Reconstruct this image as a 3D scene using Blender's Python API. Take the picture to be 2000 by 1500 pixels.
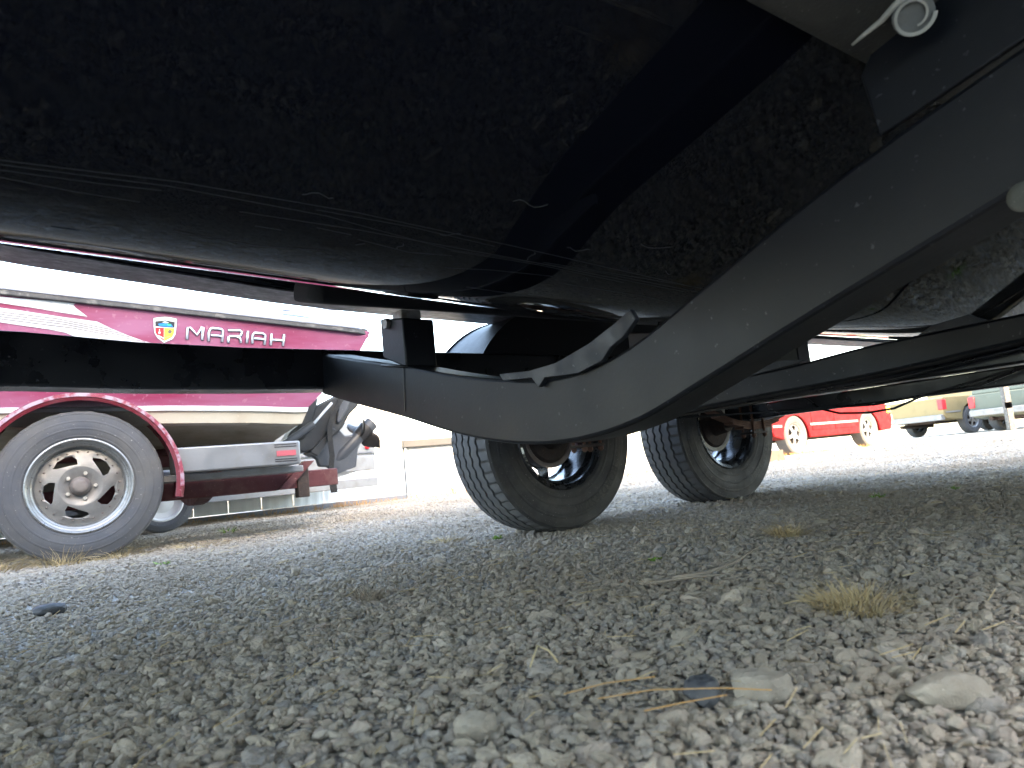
import bpy, bmesh, math, random
import numpy as np
from mathutils import Vector, Matrix
from mathutils.geometry import delaunay_2d_cdt
random.seed(7); RNG = np.random.default_rng(11)
for o in list(bpy.data.objects): bpy.data.objects.remove(o)
S = bpy.context.scene; C = S.collection
PI = math.pi; R = math.radians

# ------------------------------------------------------------------ camera
FPX, CAMH = 1387.0, .237
_p, _r = R(6.777), R(-5.549)
FWD = Vector((0, math.cos(_p), math.sin(_p))); _u0 = Vector((0, -math.sin(_p), math.cos(_p))); _r0 = Vector((1, 0, 0))
RT = math.cos(_r)*_r0 + math.sin(_r)*_u0; UP = -math.sin(_r)*_r0 + math.cos(_r)*_u0
CAM = Vector((0, 0, CAMH))
cd = bpy.data.cameras.new('camera'); cam = bpy.data.objects.new('camera', cd); C.objects.link(cam)
cd.sensor_width = 36; cd.lens = 36*FPX/2000; cd.clip_start = .01; cd.clip_end = 3000
M3 = Matrix((RT, UP, -FWD)).transposed()
cam.matrix_world = Matrix.Translation(CAM) @ M3.to_4x4()
cd.dof.use_dof = True; cd.dof.focus_distance = 1.9; cd.dof.aperture_fstop = 9.0
S.camera = cam

# ------------------------------------------------------------------ light
SUN_AZ, SUN_EL = R(152), R(24)       # direction towards the sun: (sin az, cos az)
w = bpy.data.worlds.new('World'); S.world = w; w.use_nodes = True
nt = w.node_tree; nt.nodes.clear()
sk = nt.nodes.new('ShaderNodeTexSky'); sk.sky_type = 'NISHITA'; sk.sun_disc = False
sk.sun_elevation = SUN_EL; sk.sun_rotation = SUN_AZ; sk.air_density = 1.0; sk.dust_density = 1.6; sk.ozone_density = 1.0
bg = nt.nodes.new('ShaderNodeBackground'); bg.inputs[1].default_value = .15
out = nt.nodes.new('ShaderNodeOutputWorld'); nt.links.new(sk.outputs[0], bg.inputs[0]); nt.links.new(bg.outputs[0], out.inputs[0])
sl = bpy.data.lights.new('sun', 'SUN'); sl.energy = 2.0; sl.angle = R(.5); sl.color = (1, .80, .52)
sun = bpy.data.objects.new('sun', sl); C.objects.link(sun)
sd = Vector((math.sin(SUN_AZ)*math.cos(SUN_EL), math.cos(SUN_AZ)*math.cos(SUN_EL), math.sin(SUN_EL)))
sun.rotation_euler = sd.to_track_quat('Z', 'Y').to_euler(); sun.location = sd*50
S.view_settings.view_transform = 'Standard'; S.view_settings.look = 'None'; S.view_settings.exposure = 4.05
S.view_settings.use_white_balance = True; S.view_settings.white_balance_temperature = 7600; S.view_settings.white_balance_tint = 10; S.view_settings.gamma = 1
S.view_settings.use_curve_mapping = False

# ------------------------------------------------------------------ frames: u along a boat, v towards the camera side, z up
class Frame:
    def __init__(s, ox, oy, deg):
        a = R(deg); s.o = Vector((ox, oy, 0)); s.t = Vector((math.cos(a), math.sin(a), 0)); s.n = Vector((math.sin(a), -math.cos(a), 0)); s.a = a
    def w(s, u, v, z=0): return s.o + u*s.t + v*s.n + Vector((0, 0, z))
    def on_v(s, x, y, v):                        # where the sight line of an image point meets the plane v = const, as (u, z)
        d = FWD + RT*((x-1000)/FPX) - UP*((y-750)/FPX)
        k = (v-(CAM-s.o).dot(s.n))/d.dot(s.n); P = CAM+k*d
        return ((P-s.o).dot(s.t), P.z)
F1 = Frame(.098, 2.677, 37.3)                    # our trailer: origin under the near wheel
F2 = Frame(-2.056, 3.331, 33.0)                  # red boat's trailer

# ------------------------------------------------------------------ node helpers
def new_mat(name, col=(.5, .5, .5), rough=.5, metal=0.0, coat=0.0, spec=None):
    m = bpy.data.materials.new(name); m.use_nodes = True; b = m.node_tree.nodes['Principled BSDF']
    b.inputs['Base Color'].default_value = (*col, 1); b.inputs['Roughness'].default_value = rough
    b.inputs['Metallic'].default_value = metal; b.inputs['Coat Weight'].default_value = coat
    if spec is not None: b.inputs['Specular IOR Level'].default_value = spec
    return m
def N(m, t, **k):
    n = m.node_tree.nodes.new(t)
    for a, b in k.items(): setattr(n, a, b)
    return n
def L(m, a, b): m.node_tree.links.new(a, b)
def BS(m): return m.node_tree.nodes['Principled BSDF']
def coord(m, scale=(1, 1, 1), kind='Object'):
    tc = N(m, 'ShaderNodeTexCoord'); mp = N(m, 'ShaderNodeMapping'); mp.inputs['Scale'].default_value = scale
    L(m, tc.outputs[kind], mp.inputs[0]); return mp.outputs[0]
def noise(m, vec, scale, detail=5, rough=.6):
    n = N(m, 'ShaderNodeTexNoise'); n.inputs['Scale'].default_value = scale; n.inputs['Detail'].default_value = detail
    n.inputs['Roughness'].default_value = rough; L(m, vec, n.inputs['Vector']); return n.outputs[0]
def ramp(m, fac, stops, interp='LINEAR'):
    r = N(m, 'ShaderNodeValToRGB'); r.color_ramp.interpolation = interp
    while len(r.color_ramp.elements) < len(stops): r.color_ramp.elements.new(.5)
    for e, (p, c) in zip(r.color_ramp.elements, stops):
        e.position = p; e.color = (*c, 1) if len(c) == 3 else c
    L(m, fac, r.inputs[0]); return r.outputs[0]
def mix(m, fac, a, b):
    n = N(m, 'ShaderNodeMix', data_type='RGBA')
    for s, v in ((0, fac), (6, a), (7, b)):
        if isinstance(v, (int, float)): n.inputs[s].default_value = v
        elif isinstance(v, tuple): n.inputs[s].default_value = (*v, 1)
        else: L(m, v, n.inputs[s])
    return n.outputs[2]
def bump(m, h, strength=.3, dist=.01):
    b = N(m, 'ShaderNodeBump'); b.inputs['Strength'].default_value = strength; b.inputs['Distance'].default_value = dist
    L(m, h, b.inputs['Height']); L(m, b.outputs[0], BS(m).inputs['Normal']); return b
g3 = lambda v: (v, v, v)
def worn(name, col, dirt, rough=.45, scale=6, lo=.5, hi=.75, metal=0.0, bumps=.1, speck=True, coat=0.0):
    """painted or metal surface with cloudy dirt and small specks"""
    m = new_mat(name, col, rough, metal, coat); v = coord(m)
    f = ramp(m, noise(m, v, scale), [(lo, g3(0)), (hi, g3(1))])
    c = mix(m, f, col, dirt)
    if speck:
        s = ramp(m, noise(m, v, scale*16, 2), [(.68, g3(0)), (.74, g3(1))]); c = mix(m, s, c, tuple(min(1, x*1.8+.04) for x in dirt))
    L(m, c, BS(m).inputs['Base Color'])
    rr = ramp(m, noise(m, v, scale*2.3), [(.3, g3(max(0, rough-.12))), (.7, g3(min(1, rough+.2)))]); L(m, rr, BS(m).inputs['Roughness'])
    bump(m, noise(m, v, scale*25, 3), bumps, .002); return m

MT = {}
MT['trailer'] = worn('black_trailer_paint', (.0032, .0042, .0068), (.005, .006, .0085), .42, 5, .45, .8, bumps=.12)
MT['trailer_dark'] = worn('black_gloss_frame', (.004, .0045, .007), (.010, .010, .012), .28, 4, .5, .8, bumps=.05)
_r = [n for n in MT['trailer'].node_tree.nodes if n.type == 'VALTORGB'][-1]; _r.color_ramp.elements[0].color = (.42, .42, .42, 1); _r.color_ramp.elements[1].color = (.50, .50, .50, 1)
BS(MT['trailer']).inputs['Specular IOR Level'].default_value = .30
MT['gusset'] = worn('gusset_paint', (.013, .015, .019), (.024, .024, .026), .5, 8)
MT['carpet'] = new_mat('bunk_carpet', (.006, .006, .009), .95)
bump(MT['carpet'], noise(MT['carpet'], coord(MT['carpet']), 700, 2), .8, .003)
for k_ in ('rubber', 'rubber_old'): pass
MT['pad'] = worn('dusty_carpet', (.022, .021, .018), (.045, .042, .034), .95, 9, .35, .7, bumps=.5)
MT['pad_grey'] = worn('grey_roll', (.13, .13, .12), (.09, .09, .08), .9, 60, bumps=.4)
MT['steel'] = worn('dull_steel', (.28, .28, .28), (.16, .13, .10), .5, 30, metal=.7)
MT['rust'] = worn('rusty_steel', (.10, .045, .028), (.16, .08, .05), .8, 25)
MT['rust_dark'] = worn('dark_rusty_steel', (.030, .020, .017), (.09, .05, .035), .75, 25)
MT['drum'] = worn('drum_cast', (.40, .37, .32), (.26, .22, .17), .6, 22)
MT['drum_brown'] = worn('drum_cast_brown', (.17, .13, .11), (.26, .20, .17), .6, 22)
MT['zinc'] = worn('zinc_grey', (.21, .215, .22), (.16, .15, .135), .5, 8, metal=.25)
MT['curl'] = worn('pale_wire', (.30, .29, .25), (.20, .17, .12), .6, 20)
MT['adhesive'] = worn('grey_sealant', (.075, .075, .062), (.11, .105, .088), .8, 40)
MT['rubber'] = worn('tyre_rubber', (.036, .034, .033), (.075, .067, .058), .75, 9, .4, .8, bumps=.25)
MT['tread'] = worn('tyre_tread', (.075, .075, .078), (.11, .105, .10), .8, 14, .35, .8, bumps=.3, speck=False)
MT['rubber_old'] = worn('dusty_old_rubber', (.062, .066, .076), (.10, .095, .088), .8, 5, .35, .75, bumps=.25)
MT['tread_old'] = worn('dusty_old_tread', (.11, .11, .115), (.17, .16, .14), .85, 12, .35, .75, bumps=.4)
MT['letter'] = new_mat('tyre_letter', (.008, .008, .008), .6)
MT['rim_black'] = worn('rim_gloss_dark', (.05, .052, .058), (.08, .075, .07), .22, 12, metal=.7, coat=.4)
MT['rim_old'] = worn('dirty_chrome', (.25, .245, .235), (.16, .15, .14), .42, 11, .35, .8, metal=.55, bumps=.25)
MT['rim_lip'] = worn('dull_chrome_lip', (.25, .25, .245), (.17, .155, .14), .34, 20, metal=.7)
MT['hub'] = worn('dirty_hub', (.16, .135, .12), (.11, .08, .07), .7, 30)
MT['red_paint'] = worn('trailer_red', (.15, .010, .020), (.19, .055, .07), .38, 7, .5, .8, coat=.3)
MT['maroon'] = worn('trailer_maroon', (.07, .009, .013), (.11, .045, .042), .55, 8)
MT['pink'] = None
MT['white_gel'] = worn('white_gelcoat', (.50, .515, .52), (.44, .445, .43), .3, 3, coat=.2)
MT['cream'] = worn('cream_gelcoat', (.43, .40, .33), (.35, .30, .225), .4, 5, .45, .8)
MT['tan'] = worn('tan_bottom', (.30, .275, .22), (.22, .195, .14), .55, 7, .4, .75, bumps=.2)  # bottom panel, darker tan than the cream band above it
MT['rubrail'] = worn('rub_rail_black', (.045, .043, .045), (.16, .15, .14), .55, 14, .52, .7)
MT['rubinsert'] = worn('rub_rail_insert', (.27, .28, .33), (.20, .20, .21), .45, 14)
MT['vent'] = new_mat('vent_dark', (.05, .055, .075), .5)
MT['chrome'] = new_mat('chrome_letter', (.72, .76, .82), .22, .45)
MT['drive'] = worn('outdrive_dark', (.014, .016, .020), (.035, .034, .031), .42, 10, .45, .75)
MT['drive_grey'] = worn('outdrive_grey', (.050, .056, .068), (.08, .078, .076), .4, 10)
MT['prop'] = worn('propeller_black', (.012, .010, .010), (.03, .025, .022), .5, 18)
MT['strap'] = worn('webbing_strap', (.018, .018, .019), (.035, .033, .03), .9, 30, bumps=.4)
MT['alloy'] = worn('brushed_alloy', (.23, .24, .25), (.19, .18, .16), .42, 5, metal=.5)
MT['white'] = new_mat('white_print', (.72, .72, .70), .5)
MT['black'] = new_mat('black_print', (.02, .02, .025), .5)
MT['red'] = new_mat('red_print', (.55, .02, .03), .4)
MT['yellow'] = new_mat('yellow_print', (.70, .55, .06), .4)
MT['blue'] = new_mat('blue_print', (.02, .22, .55), .3)
MT['green'] = new_mat('green_print', (.04, .5, .2), .3)
MT['reflector'] = new_mat('red_reflector', (.42, .10, .12), .3)
MT['wall_white'] = worn('white_box_wall', (.80, .80, .78), (.70, .68, .62), .6, 1.5)
MT['wall_blue'] = worn('pale_siding', (.80, .84, .86), (.70, .73, .75), .5, 2)
MT['lid'] = worn('grey_roof_edge', (.16, .165, .18), (.13, .13, .13), .6, 3)
MT['wood'] = worn('weathered_wood', (.30, .20, .12), (.20, .13, .08), .8, 9)
MT['straw'] = worn('dry_grass', (.42, .31, .16), (.52, .43, .27), .8, 12, speck=False)
MT['weed'] = new_mat('weed_green', (.16, .28, .04), .6)
MT['stone_dark'] = worn('dark_stone', (.050, .052, .058), (.10, .098, .094), .55, 20, bumps=.3)
MT['stone_pale'] = worn('pale_stone', (.36, .315, .255), (.25, .21, .165), .85, 22, .4, .65, bumps=.8)
MT['twig'] = worn('grey_twig', (.26, .21, .16), (.38, .33, .26), .85, 30)
MT['needle'] = worn('orange_needle', (.50, .27, .09), (.42, .28, .15), .7, 30)
MT['scratch'] = new_mat('scratch_grey', (.022, .023, .024), .6)
m = MT['gravel_reflection'] = new_mat('mottled_reflection', (.1, .1, .11), .45)
L(m, ramp(m, noise(m, coord(m, (1, 1.6, 1.6)), 26, 6, .7), [(.36, (.035, .036, .044)), (.50, (.10, .10, .115)), (.64, (.21, .205, .22))]), BS(m).inputs['Base Color'])  # mottle puts the gravel reflected in the chine flat into the colour
MT['roof_edge'] = worn('dark_roof_edge', (.035, .036, .042), (.03, .03, .03), .6, 3)
MT['glass'] = new_mat('dark_glass', (.02, .025, .03), .05, 0, .5)

for k_ in ('rubber', 'rubber_old'):
    m = MT[k_]; wv = N(m, 'ShaderNodeTexWave', wave_type='RINGS', rings_direction='Y'); wv.inputs['Scale'].default_value = 9; wv.inputs['Distortion'].default_value = .15; L(m, coord(m), wv.inputs['Vector'])
    sp_ = ramp(m, wv.outputs[0], [(.82, g3(0)), (.95, g3(1))]); bb = [n for n in m.node_tree.nodes if n.type == 'BUMP'][0]
    b2 = N(m, 'ShaderNodeBump'); b2.inputs['Strength'].default_value = .5; b2.inputs['Distance'].default_value = .004; L(m, sp_, b2.inputs['Height']); L(m, bb.outputs[0], b2.inputs['Normal']); L(m, b2.outputs[0], BS(m).inputs['Normal'])
m = MT['pink'] = new_mat('faded_pink_gelcoat', (.27, .04, .10), .28, 0, .25)
v = coord(m); v2_ = coord(m, (.6, 1, 3.5))
c = mix(m, ramp(m, noise(m, v2_, 2.2, 4), [(.35, g3(0)), (.65, g3(1))]), (.20, .018, .055), (.27, .10, .17))
c = mix(m, ramp(m, noise(m, v, 40, 2), [(.62, g3(0)), (.72, g3(.5))]), c, (.36, .19, .24))
L(m, c, BS(m).inputs['Base Color'])

# glossy black hull: dust film, long hairline scratches
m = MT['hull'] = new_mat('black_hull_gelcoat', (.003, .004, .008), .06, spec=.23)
v = coord(m)
scv = coord(m, (.55, 26, 26)); sc = ramp(m, noise(m, scv, 3.2, 2, .4), [(.66, g3(0)), (.69, g3(1)), (.71, g3(0))])
zone = ramp(m, noise(m, coord(m, (.7, 3, 3)), 1.3, 2), [(.45, g3(0)), (.6, g3(1))])
mul = N(m, 'ShaderNodeMath', operation='MULTIPLY'); L(m, sc, mul.inputs[0]); L(m, zone, mul.inputs[1])
dust = ramp(m, noise(m, v, 90, 3), [(.66, g3(0)), (.76, g3(.5))])
c = mix(m, dust, (.004, .005, .009), (.008, .008, .008)); c = mix(m, mul.outputs[0], c, (.02, .02, .02))
L(m, c, BS(m).inputs['Base Color'])
L(m, ramp(m, noise(m, coord(m, (1, 5, 5)), 4), [(.3, g3(.015)), (.75, g3(.06))]), BS(m).inputs['Roughness'])
bump(m, noise(m, coord(m, (.5, 2, 2)), 4, 1), .012, .02)

# ------------------------------------------------------------------ mesh builder; coordinates (u, v, z), stored as (u, -v, z)
class MB:
    def __init__(s): s.v = []; s.f = []; s.mi = []; s.cur = 0
    def add(s, vs, fs):
        b = len(s.v); s.v += [tuple(x) for x in vs]; s.f += [tuple(b+i for i in f) for f in fs]; s.mi += [s.cur]*len(fs); return s
    def box(s, u0, u1, v0, v1, z0, z1):
        return s.add([(u, v, z) for u in (u0, u1) for v in (v0, v1) for z in (z0, z1)], [(0, 1, 3, 2), (4, 6, 7, 5), (0, 4, 5, 1), (2, 3, 7, 6), (0, 2, 6, 4), (1, 5, 7, 3)])
    def loft(s, rings, closed=True, caps=True):
        n = len(rings[0]); vs = [p for r in rings for p in r]; fs = []
        for i in range(len(rings)-1):
            for j in range(n if closed else n-1):
                k = (j+1) % n; fs.append((i*n+j, i*n+k, (i+1)*n+k, (i+1)*n+j))
        if caps and closed: fs.append(tuple(range(n))); fs.append(tuple((len(rings)-1)*n+j for j in range(n)))
        return s.add(vs, fs)
    def tube(s, path, r, n=10, caps=True):
        P = [Vector(p) for p in path]; rings = []; rr = r if isinstance(r, (list, tuple)) else [r]*len(P)
        d0 = (P[1]-P[0]).normalized(); up = Vector((0, 0, 1)) if abs(d0.z) < .9 else Vector((1, 0, 0))
        a = d0.cross(up).normalized()
        for i, p in enumerate(P):
            d = ((P[min(i+1, len(P)-1)]-P[max(i-1, 0)])).normalized(); a = (a-d*a.dot(d)).normalized(); b = d.cross(a)
            rings.append([p+rr[i]*(math.cos(q)*a+math.sin(q)*b) for q in (2*PI*k/n for k in range(n))])
        return s.loft(rings, True, caps)
    def revolve(s, prof, cen, n=48, axis='v', closed=False, wob=None):
        """prof: list of (offset along the axis, radius)"""
        rings = []
        for k in range(n):
            a = 2*PI*k/n; ring = []
            for j, (o, r) in enumerate(prof):
                if wob: o, r = wob(k, j, o, r)
                c_, s_ = r*math.cos(a), r*math.sin(a)
                if axis == 'v': ring.append((cen[0]+c_, cen[1]+o, cen[2]+s_))
                elif axis == 'u': ring.append((cen[0]+o, cen[1]+c_, cen[2]+s_))
                else: ring.append((cen[0]+c_, cen[1]+s_, cen[2]+o))
            rings.append(ring)
        rings.append(rings[0]); m_ = len(prof); vs = [p for r in rings[:-1] for p in r]; fs = []
        for i in range(n):
            for j in range(m_ if closed else m_-1):
                k = (j+1) % m_; i2 = (i+1) % n; fs.append((i*m_+j, i*m_+k, i2*m_+k, i2*m_+j))
        return s.add(vs, fs)
    def plate(s, outer, holes, fn, thick, back=None):
        """flat shape with holes; fn(x, y) -> 3-D point, thick = 3-D offset"""
        pts = []; edges = []
        for loop in [outer]+holes:
            b = len(pts); pts += [Vector((x, y)) for x, y in loop]; edges += [(b+i, b+(i+1) % len(loop)) for i in range(len(loop))]
        if back: pts += [Vector(p) for p in back]
        vo, eo, fo, *_ = delaunay_2d_cdt(pts, edges, [], 0, 1e-6)
        def inside(p, poly):
            r_ = False; n = len(poly)
            for i in range(n):
                (x1, y1), (x2, y2) = poly[i], poly[(i+1) % n]
                if (y1 > p[1]) != (y2 > p[1]) and p[0] < (x2-x1)*(p[1]-y1)/(y2-y1)+x1: r_ = not r_
            return r_
        tri = [f for f in fo if inside(sum((vo[i] for i in f), Vector((0, 0)))/len(f), outer) and not any(inside(sum((vo[i] for i in f), Vector((0, 0)))/len(f), h) for h in holes)]
        used = sorted({i for f in tri for i in f}); ix = {a: b for b, a in enumerate(used)}; n = len(used)
        A = [Vector(fn(*vo[i])) for i in used]; T = Vector(thick); fs = [tuple(ix[i] for i in f) for f in tri]
        from collections import Counter
        cnt = Counter(); dirn = {}
        for f in fs:
            for i in range(3):
                e = (f[i], f[(i+1) % 3]); cnt[frozenset(e)] += 1; dirn[frozenset(e)] = e
        side = [(e[0], e[1], e[1]+n, e[0]+n) for k, e in dirn.items() if cnt[k] == 1]
        return s.add(A+[p+T for p in A], fs+[tuple(i+n for i in reversed(f)) for f in fs]+side)
    def build(s, name, mats, parent=None, smooth=False, bevel=0, flip=True, recalc=True, seg=2):
        me = bpy.data.meshes.new(name); me.from_pydata([(x, -y if flip else y, z) for x, y, z in s.v], [], s.f)
        for m_ in (mats if isinstance(mats, list) else [mats]): me.materials.append(m_)
        for p, i in zip(me.polygons, s.mi): p.material_index = i
        if recalc:
            bm = bmesh.new(); bm.from_mesh(me); bmesh.ops.recalc_face_normals(bm, faces=bm.faces); bm.to_mesh(me); bm.free()
        if smooth:
            me.shade_smooth()
            if smooth is not True: me.set_sharp_from_angle(angle=R(smooth))
        o = bpy.data.objects.new(name, me); C.objects.link(o); o.parent = parent
        if bevel:
            b = o.modifiers.new('bevel', 'BEVEL'); b.width = bevel; b.segments = seg; b.limit_method = 'ANGLE'; b.angle_limit = R(35); b.harden_normals = False
            me.shade_smooth(); me.set_sharp_from_angle(angle=R(40))
        return o
def thing(name, label, cat, frame=None, u=0, v=0, z=0, rot=0, group=None, loc=None):
    o = bpy.data.objects.new(name, None); C.objects.link(o); o.empty_display_size = .2
    if frame: o.location = frame.w(u, v, z); o.rotation_euler = (0, 0, frame.a+rot)
    else: o.location = loc; o.rotation_euler = (0, 0, rot)
    o['label'] = label; o['category'] = cat
    if group: o['group'] = group
    return o
def tag(o, label, cat, group=None):
    o['label'] = label; o['category'] = cat
    if group: o['group'] = group
    return o
def struct(o): o['kind'] = 'structure'; return o
def copy_tree(o, parent=None):
    c_ = o.copy(); C.objects.link(c_); c_.parent = parent
    for ch in [x for x in bpy.data.objects if x.parent == o]: copy_tree(ch, c_)
    return c_
def text_mesh(s, size):
    cu = bpy.data.curves.new('text', 'FONT'); cu.body = s; cu.size = size; cu.align_x = 'CENTER'; cu.resolution_u = 2
    o = bpy.data.objects.new('text', cu); C.objects.link(o); dg = bpy.context.evaluated_depsgraph_get(); dg.update()
    me = o.evaluated_get(dg).to_mesh(); vs = [(p.co.x, p.co.y) for p in me.vertices]; fs = [tuple(f.vertices) for f in me.polygons]
    o.evaluated_get(dg).to_mesh_clear(); bpy.data.objects.remove(o); bpy.data.curves.remove(cu); return vs, fs

# ------------------------------------------------------------------ ground
def gz(x, y):
    return (.010*np.sin(1.9*x+.7*y+.5)*np.sin(1.3*y-.4*x) + .006*np.sin(5.1*x-2.2*y)*np.sin(4.3*y+1.7*x+1))*np.clip((np.hypot(x, y)-.2)/1.0, .25, 1)
def ground_mesh():
    def axis(fine, far):
        a = list(np.arange(-fine, fine+.001, .12)); st = .2; x = fine
        while x < far: x += st; st *= 1.35; a.append(x); a.insert(0, -x)
        return np.array(a)
    xs = axis(9, 900); ys = axis(13, 900); X, Y = np.meshgrid(xs, ys); Z = gz(X, Y)*np.clip(1-(np.hypot(X, Y)-6)/8, 0, 1) - .004
    n, m_ = len(xs), len(ys); vs = np.stack([X.ravel(), Y.ravel(), Z.ravel()], 1)
    i = np.arange(n*(m_-1)); i = i[(i % n) != n-1]; fs = np.stack([i, i+1, i+n+1, i+n], 1)
    me = bpy.data.meshes.new('ground'); me.from_pydata(vs.tolist(), [], fs.tolist()); me.shade_smooth()
    o = bpy.data.objects.new('ground', me); C.objects.link(o); return o
m = MT['ground'] = new_mat('gravel_ground', (.3, .29, .27), .9)
v = coord(m)
vo1 = N(m, 'ShaderNodeTexVoronoi'); vo1.inputs['Scale'].default_value = 62; L(m, v, vo1.inputs['Vector'])
vo2 = N(m, 'ShaderNodeTexVoronoi'); vo2.inputs['Scale'].default_value = 130; L(m, v, vo2.inputs['Vector'])
cc = N(m, 'ShaderNodeSeparateColor'); L(m, vo1.outputs['Color'], cc.inputs[0])
col = ramp(m, cc.outputs[0], [(0, (.34, .31, .27)), (.25, (.45, .42, .37)), (.5, (.52, .495, .46)), (.75, (.43, .43, .43)), (1, (.60, .57, .52))])
big = ramp(m, noise(m, v, .9, 4), [(.35, g3(0)), (.7, g3(1))])
col = mix(m, big, col, (.42, .365, .29)); L(m, col, BS(m).inputs['Base Color'])
ad = N(m, 'ShaderNodeMath', operation='ADD'); L(m, vo1.outputs['Distance'], ad.inputs[0]); L(m, vo2.outputs['Distance'], ad.inputs[1])
iv = N(m, 'ShaderNodeMath', operation='MULTIPLY'); iv.inputs[1].default_value = -1; L(m, ad.outputs[0], iv.inputs[0])
bump(m, iv.outputs[0], .8, .008)
g = ground_mesh(); g.data.materials.append(MT['ground']); struct(g)

# gravel: loose stones, one object, instanced by geometry nodes
m = MT['gravel'] = new_mat('gravel_stone', (.35, .34, .32), .85)
oi = N(m, 'ShaderNodeObjectInfo')
col = ramp(m, oi.outputs['Random'], [(0.000, (0.306, 0.253, 0.198)), (0.120, (0.479, 0.411, 0.321)), (0.300, (0.561, 0.492, 0.400)), (0.450, (0.439, 0.377, 0.304)), (0.550, (0.296, 0.282, 0.273)), (0.620, (0.581, 0.516, 0.431)), (0.740, (0.469, 0.382, 0.326)), (0.800, (0.612, 0.549, 0.466)), (0.880, (0.398, 0.382, 0.370)), (0.950, (0.194, 0.186, 0.185)), (1.000, (0.530, 0.439, 0.343))])
v = coord(m); va = N(m, 'ShaderNodeVectorMath', operation='ADD'); L(m, v, va.inputs[0])
cx = N(m, 'ShaderNodeCombineXYZ'); mm = N(m, 'ShaderNodeMath', operation='MULTIPLY'); mm.inputs[1].default_value = 57; L(m, oi.outputs['Random'], mm.inputs[0])
L(m, mm.outputs[0], cx.inputs[0]); L(m, cx.outputs[0], va.inputs[1])
nf = noise(m, va.outputs[0], 3.5, 6)
col = mix(m, ramp(m, nf, [(.4, g3(0)), (.7, g3(.55))]), col, (.40, .35, .29)); ge = N(m, 'ShaderNodeNewGeometry'); pn_ = noise(m, ge.outputs['Position'], 1.1, 4)
col = mix(m, ramp(m, pn_, [(.38, g3(.05)), (.60, g3(.72))]), col, (.34, .275, .205))
L(m, col, BS(m).inputs['Base Color'])
bump(m, noise(m, va.outputs[0], 9, 4), .5, .08)
def stone_group():
    ng = bpy.data.node_groups.new('gravel_stones', 'GeometryNodeTree')
    ng.interface.new_socket('Geometry', in_out='INPUT', socket_type='NodeSocketGeometry'); ng.interface.new_socket('Geometry', in_out='OUTPUT', socket_type='NodeSocketGeometry')
    nd = ng.nodes; ln = ng.links.new; gi = nd.new('NodeGroupInput'); go = nd.new('NodeGroupOutput'); jn = nd.new('GeometryNodeJoinGeometry')
    for k in range(9):
        ic = nd.new('GeometryNodeMeshIcoSphere'); ic.inputs['Radius'].default_value = .5; ic.inputs['Subdivisions'].default_value = 4 if k < 6 else 3
        pos = nd.new('GeometryNodeInputPosition'); parts = []
        for sc_, amp in ((1.5, .55), (4.2, .13)):
            nz = nd.new('ShaderNodeTexNoise'); nz.noise_dimensions = '4D'; nz.inputs['W'].default_value = k*7.3+sc_; nz.inputs['Scale'].default_value = sc_
            nz.inputs['Detail'].default_value = 1.0; ln(pos.outputs[0], nz.inputs['Vector'])
            sb = nd.new('ShaderNodeVectorMath'); sb.operation = 'SUBTRACT'; sb.inputs[1].default_value = (.5, .5, .5); ln(nz.outputs['Color'], sb.inputs[0])
            ml = nd.new('ShaderNodeVectorMath'); ml.operation = 'SCALE'; ml.inputs['Scale'].default_value = amp*2; ln(sb.outputs[0], ml.inputs[0]); parts.append(ml)
        ad_ = nd.new('ShaderNodeVectorMath'); ad_.operation = 'ADD'; ln(parts[0].outputs[0], ad_.inputs[0]); ln(parts[1].outputs[0], ad_.inputs[1])
        sp = nd.new('GeometryNodeSetPosition'); ln(ic.outputs[0], sp.inputs['Geometry']); ln(ad_.outputs[0], sp.inputs['Offset'])
        ss = nd.new('GeometryNodeSetShadeSmooth'); ln(sp.outputs[0], ss.inputs[0])
        sm = nd.new('GeometryNodeSetMaterial'); sm.inputs['Material'].default_value = MT['gravel']; ln(ss.outputs[0], sm.inputs[0])
        gt = nd.new('GeometryNodeGeometryToInstance'); ln(sm.outputs[0], gt.inputs[0]); ln(gt.outputs[0], jn.inputs[0])
    ip = nd.new('GeometryNodeInstanceOnPoints'); ln(gi.outputs[0], ip.inputs['Points']); ln(jn.outputs[0], ip.inputs['Instance']); ip.inputs['Pick Instance'].default_value = True
    def na(nm, t):
        a = nd.new('GeometryNodeInputNamedAttribute'); a.data_type = t; a.inputs['Name'].default_value = nm; return a.outputs['Attribute']
    ln(na('pick', 'INT'), ip.inputs['Instance Index']); ln(na('rot', 'FLOAT_VECTOR'), ip.inputs['Rotation']); ln(na('size', 'FLOAT_VECTOR'), ip.inputs['Scale'])
    ln(ip.outputs[0], go.inputs[0]); return ng
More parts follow.
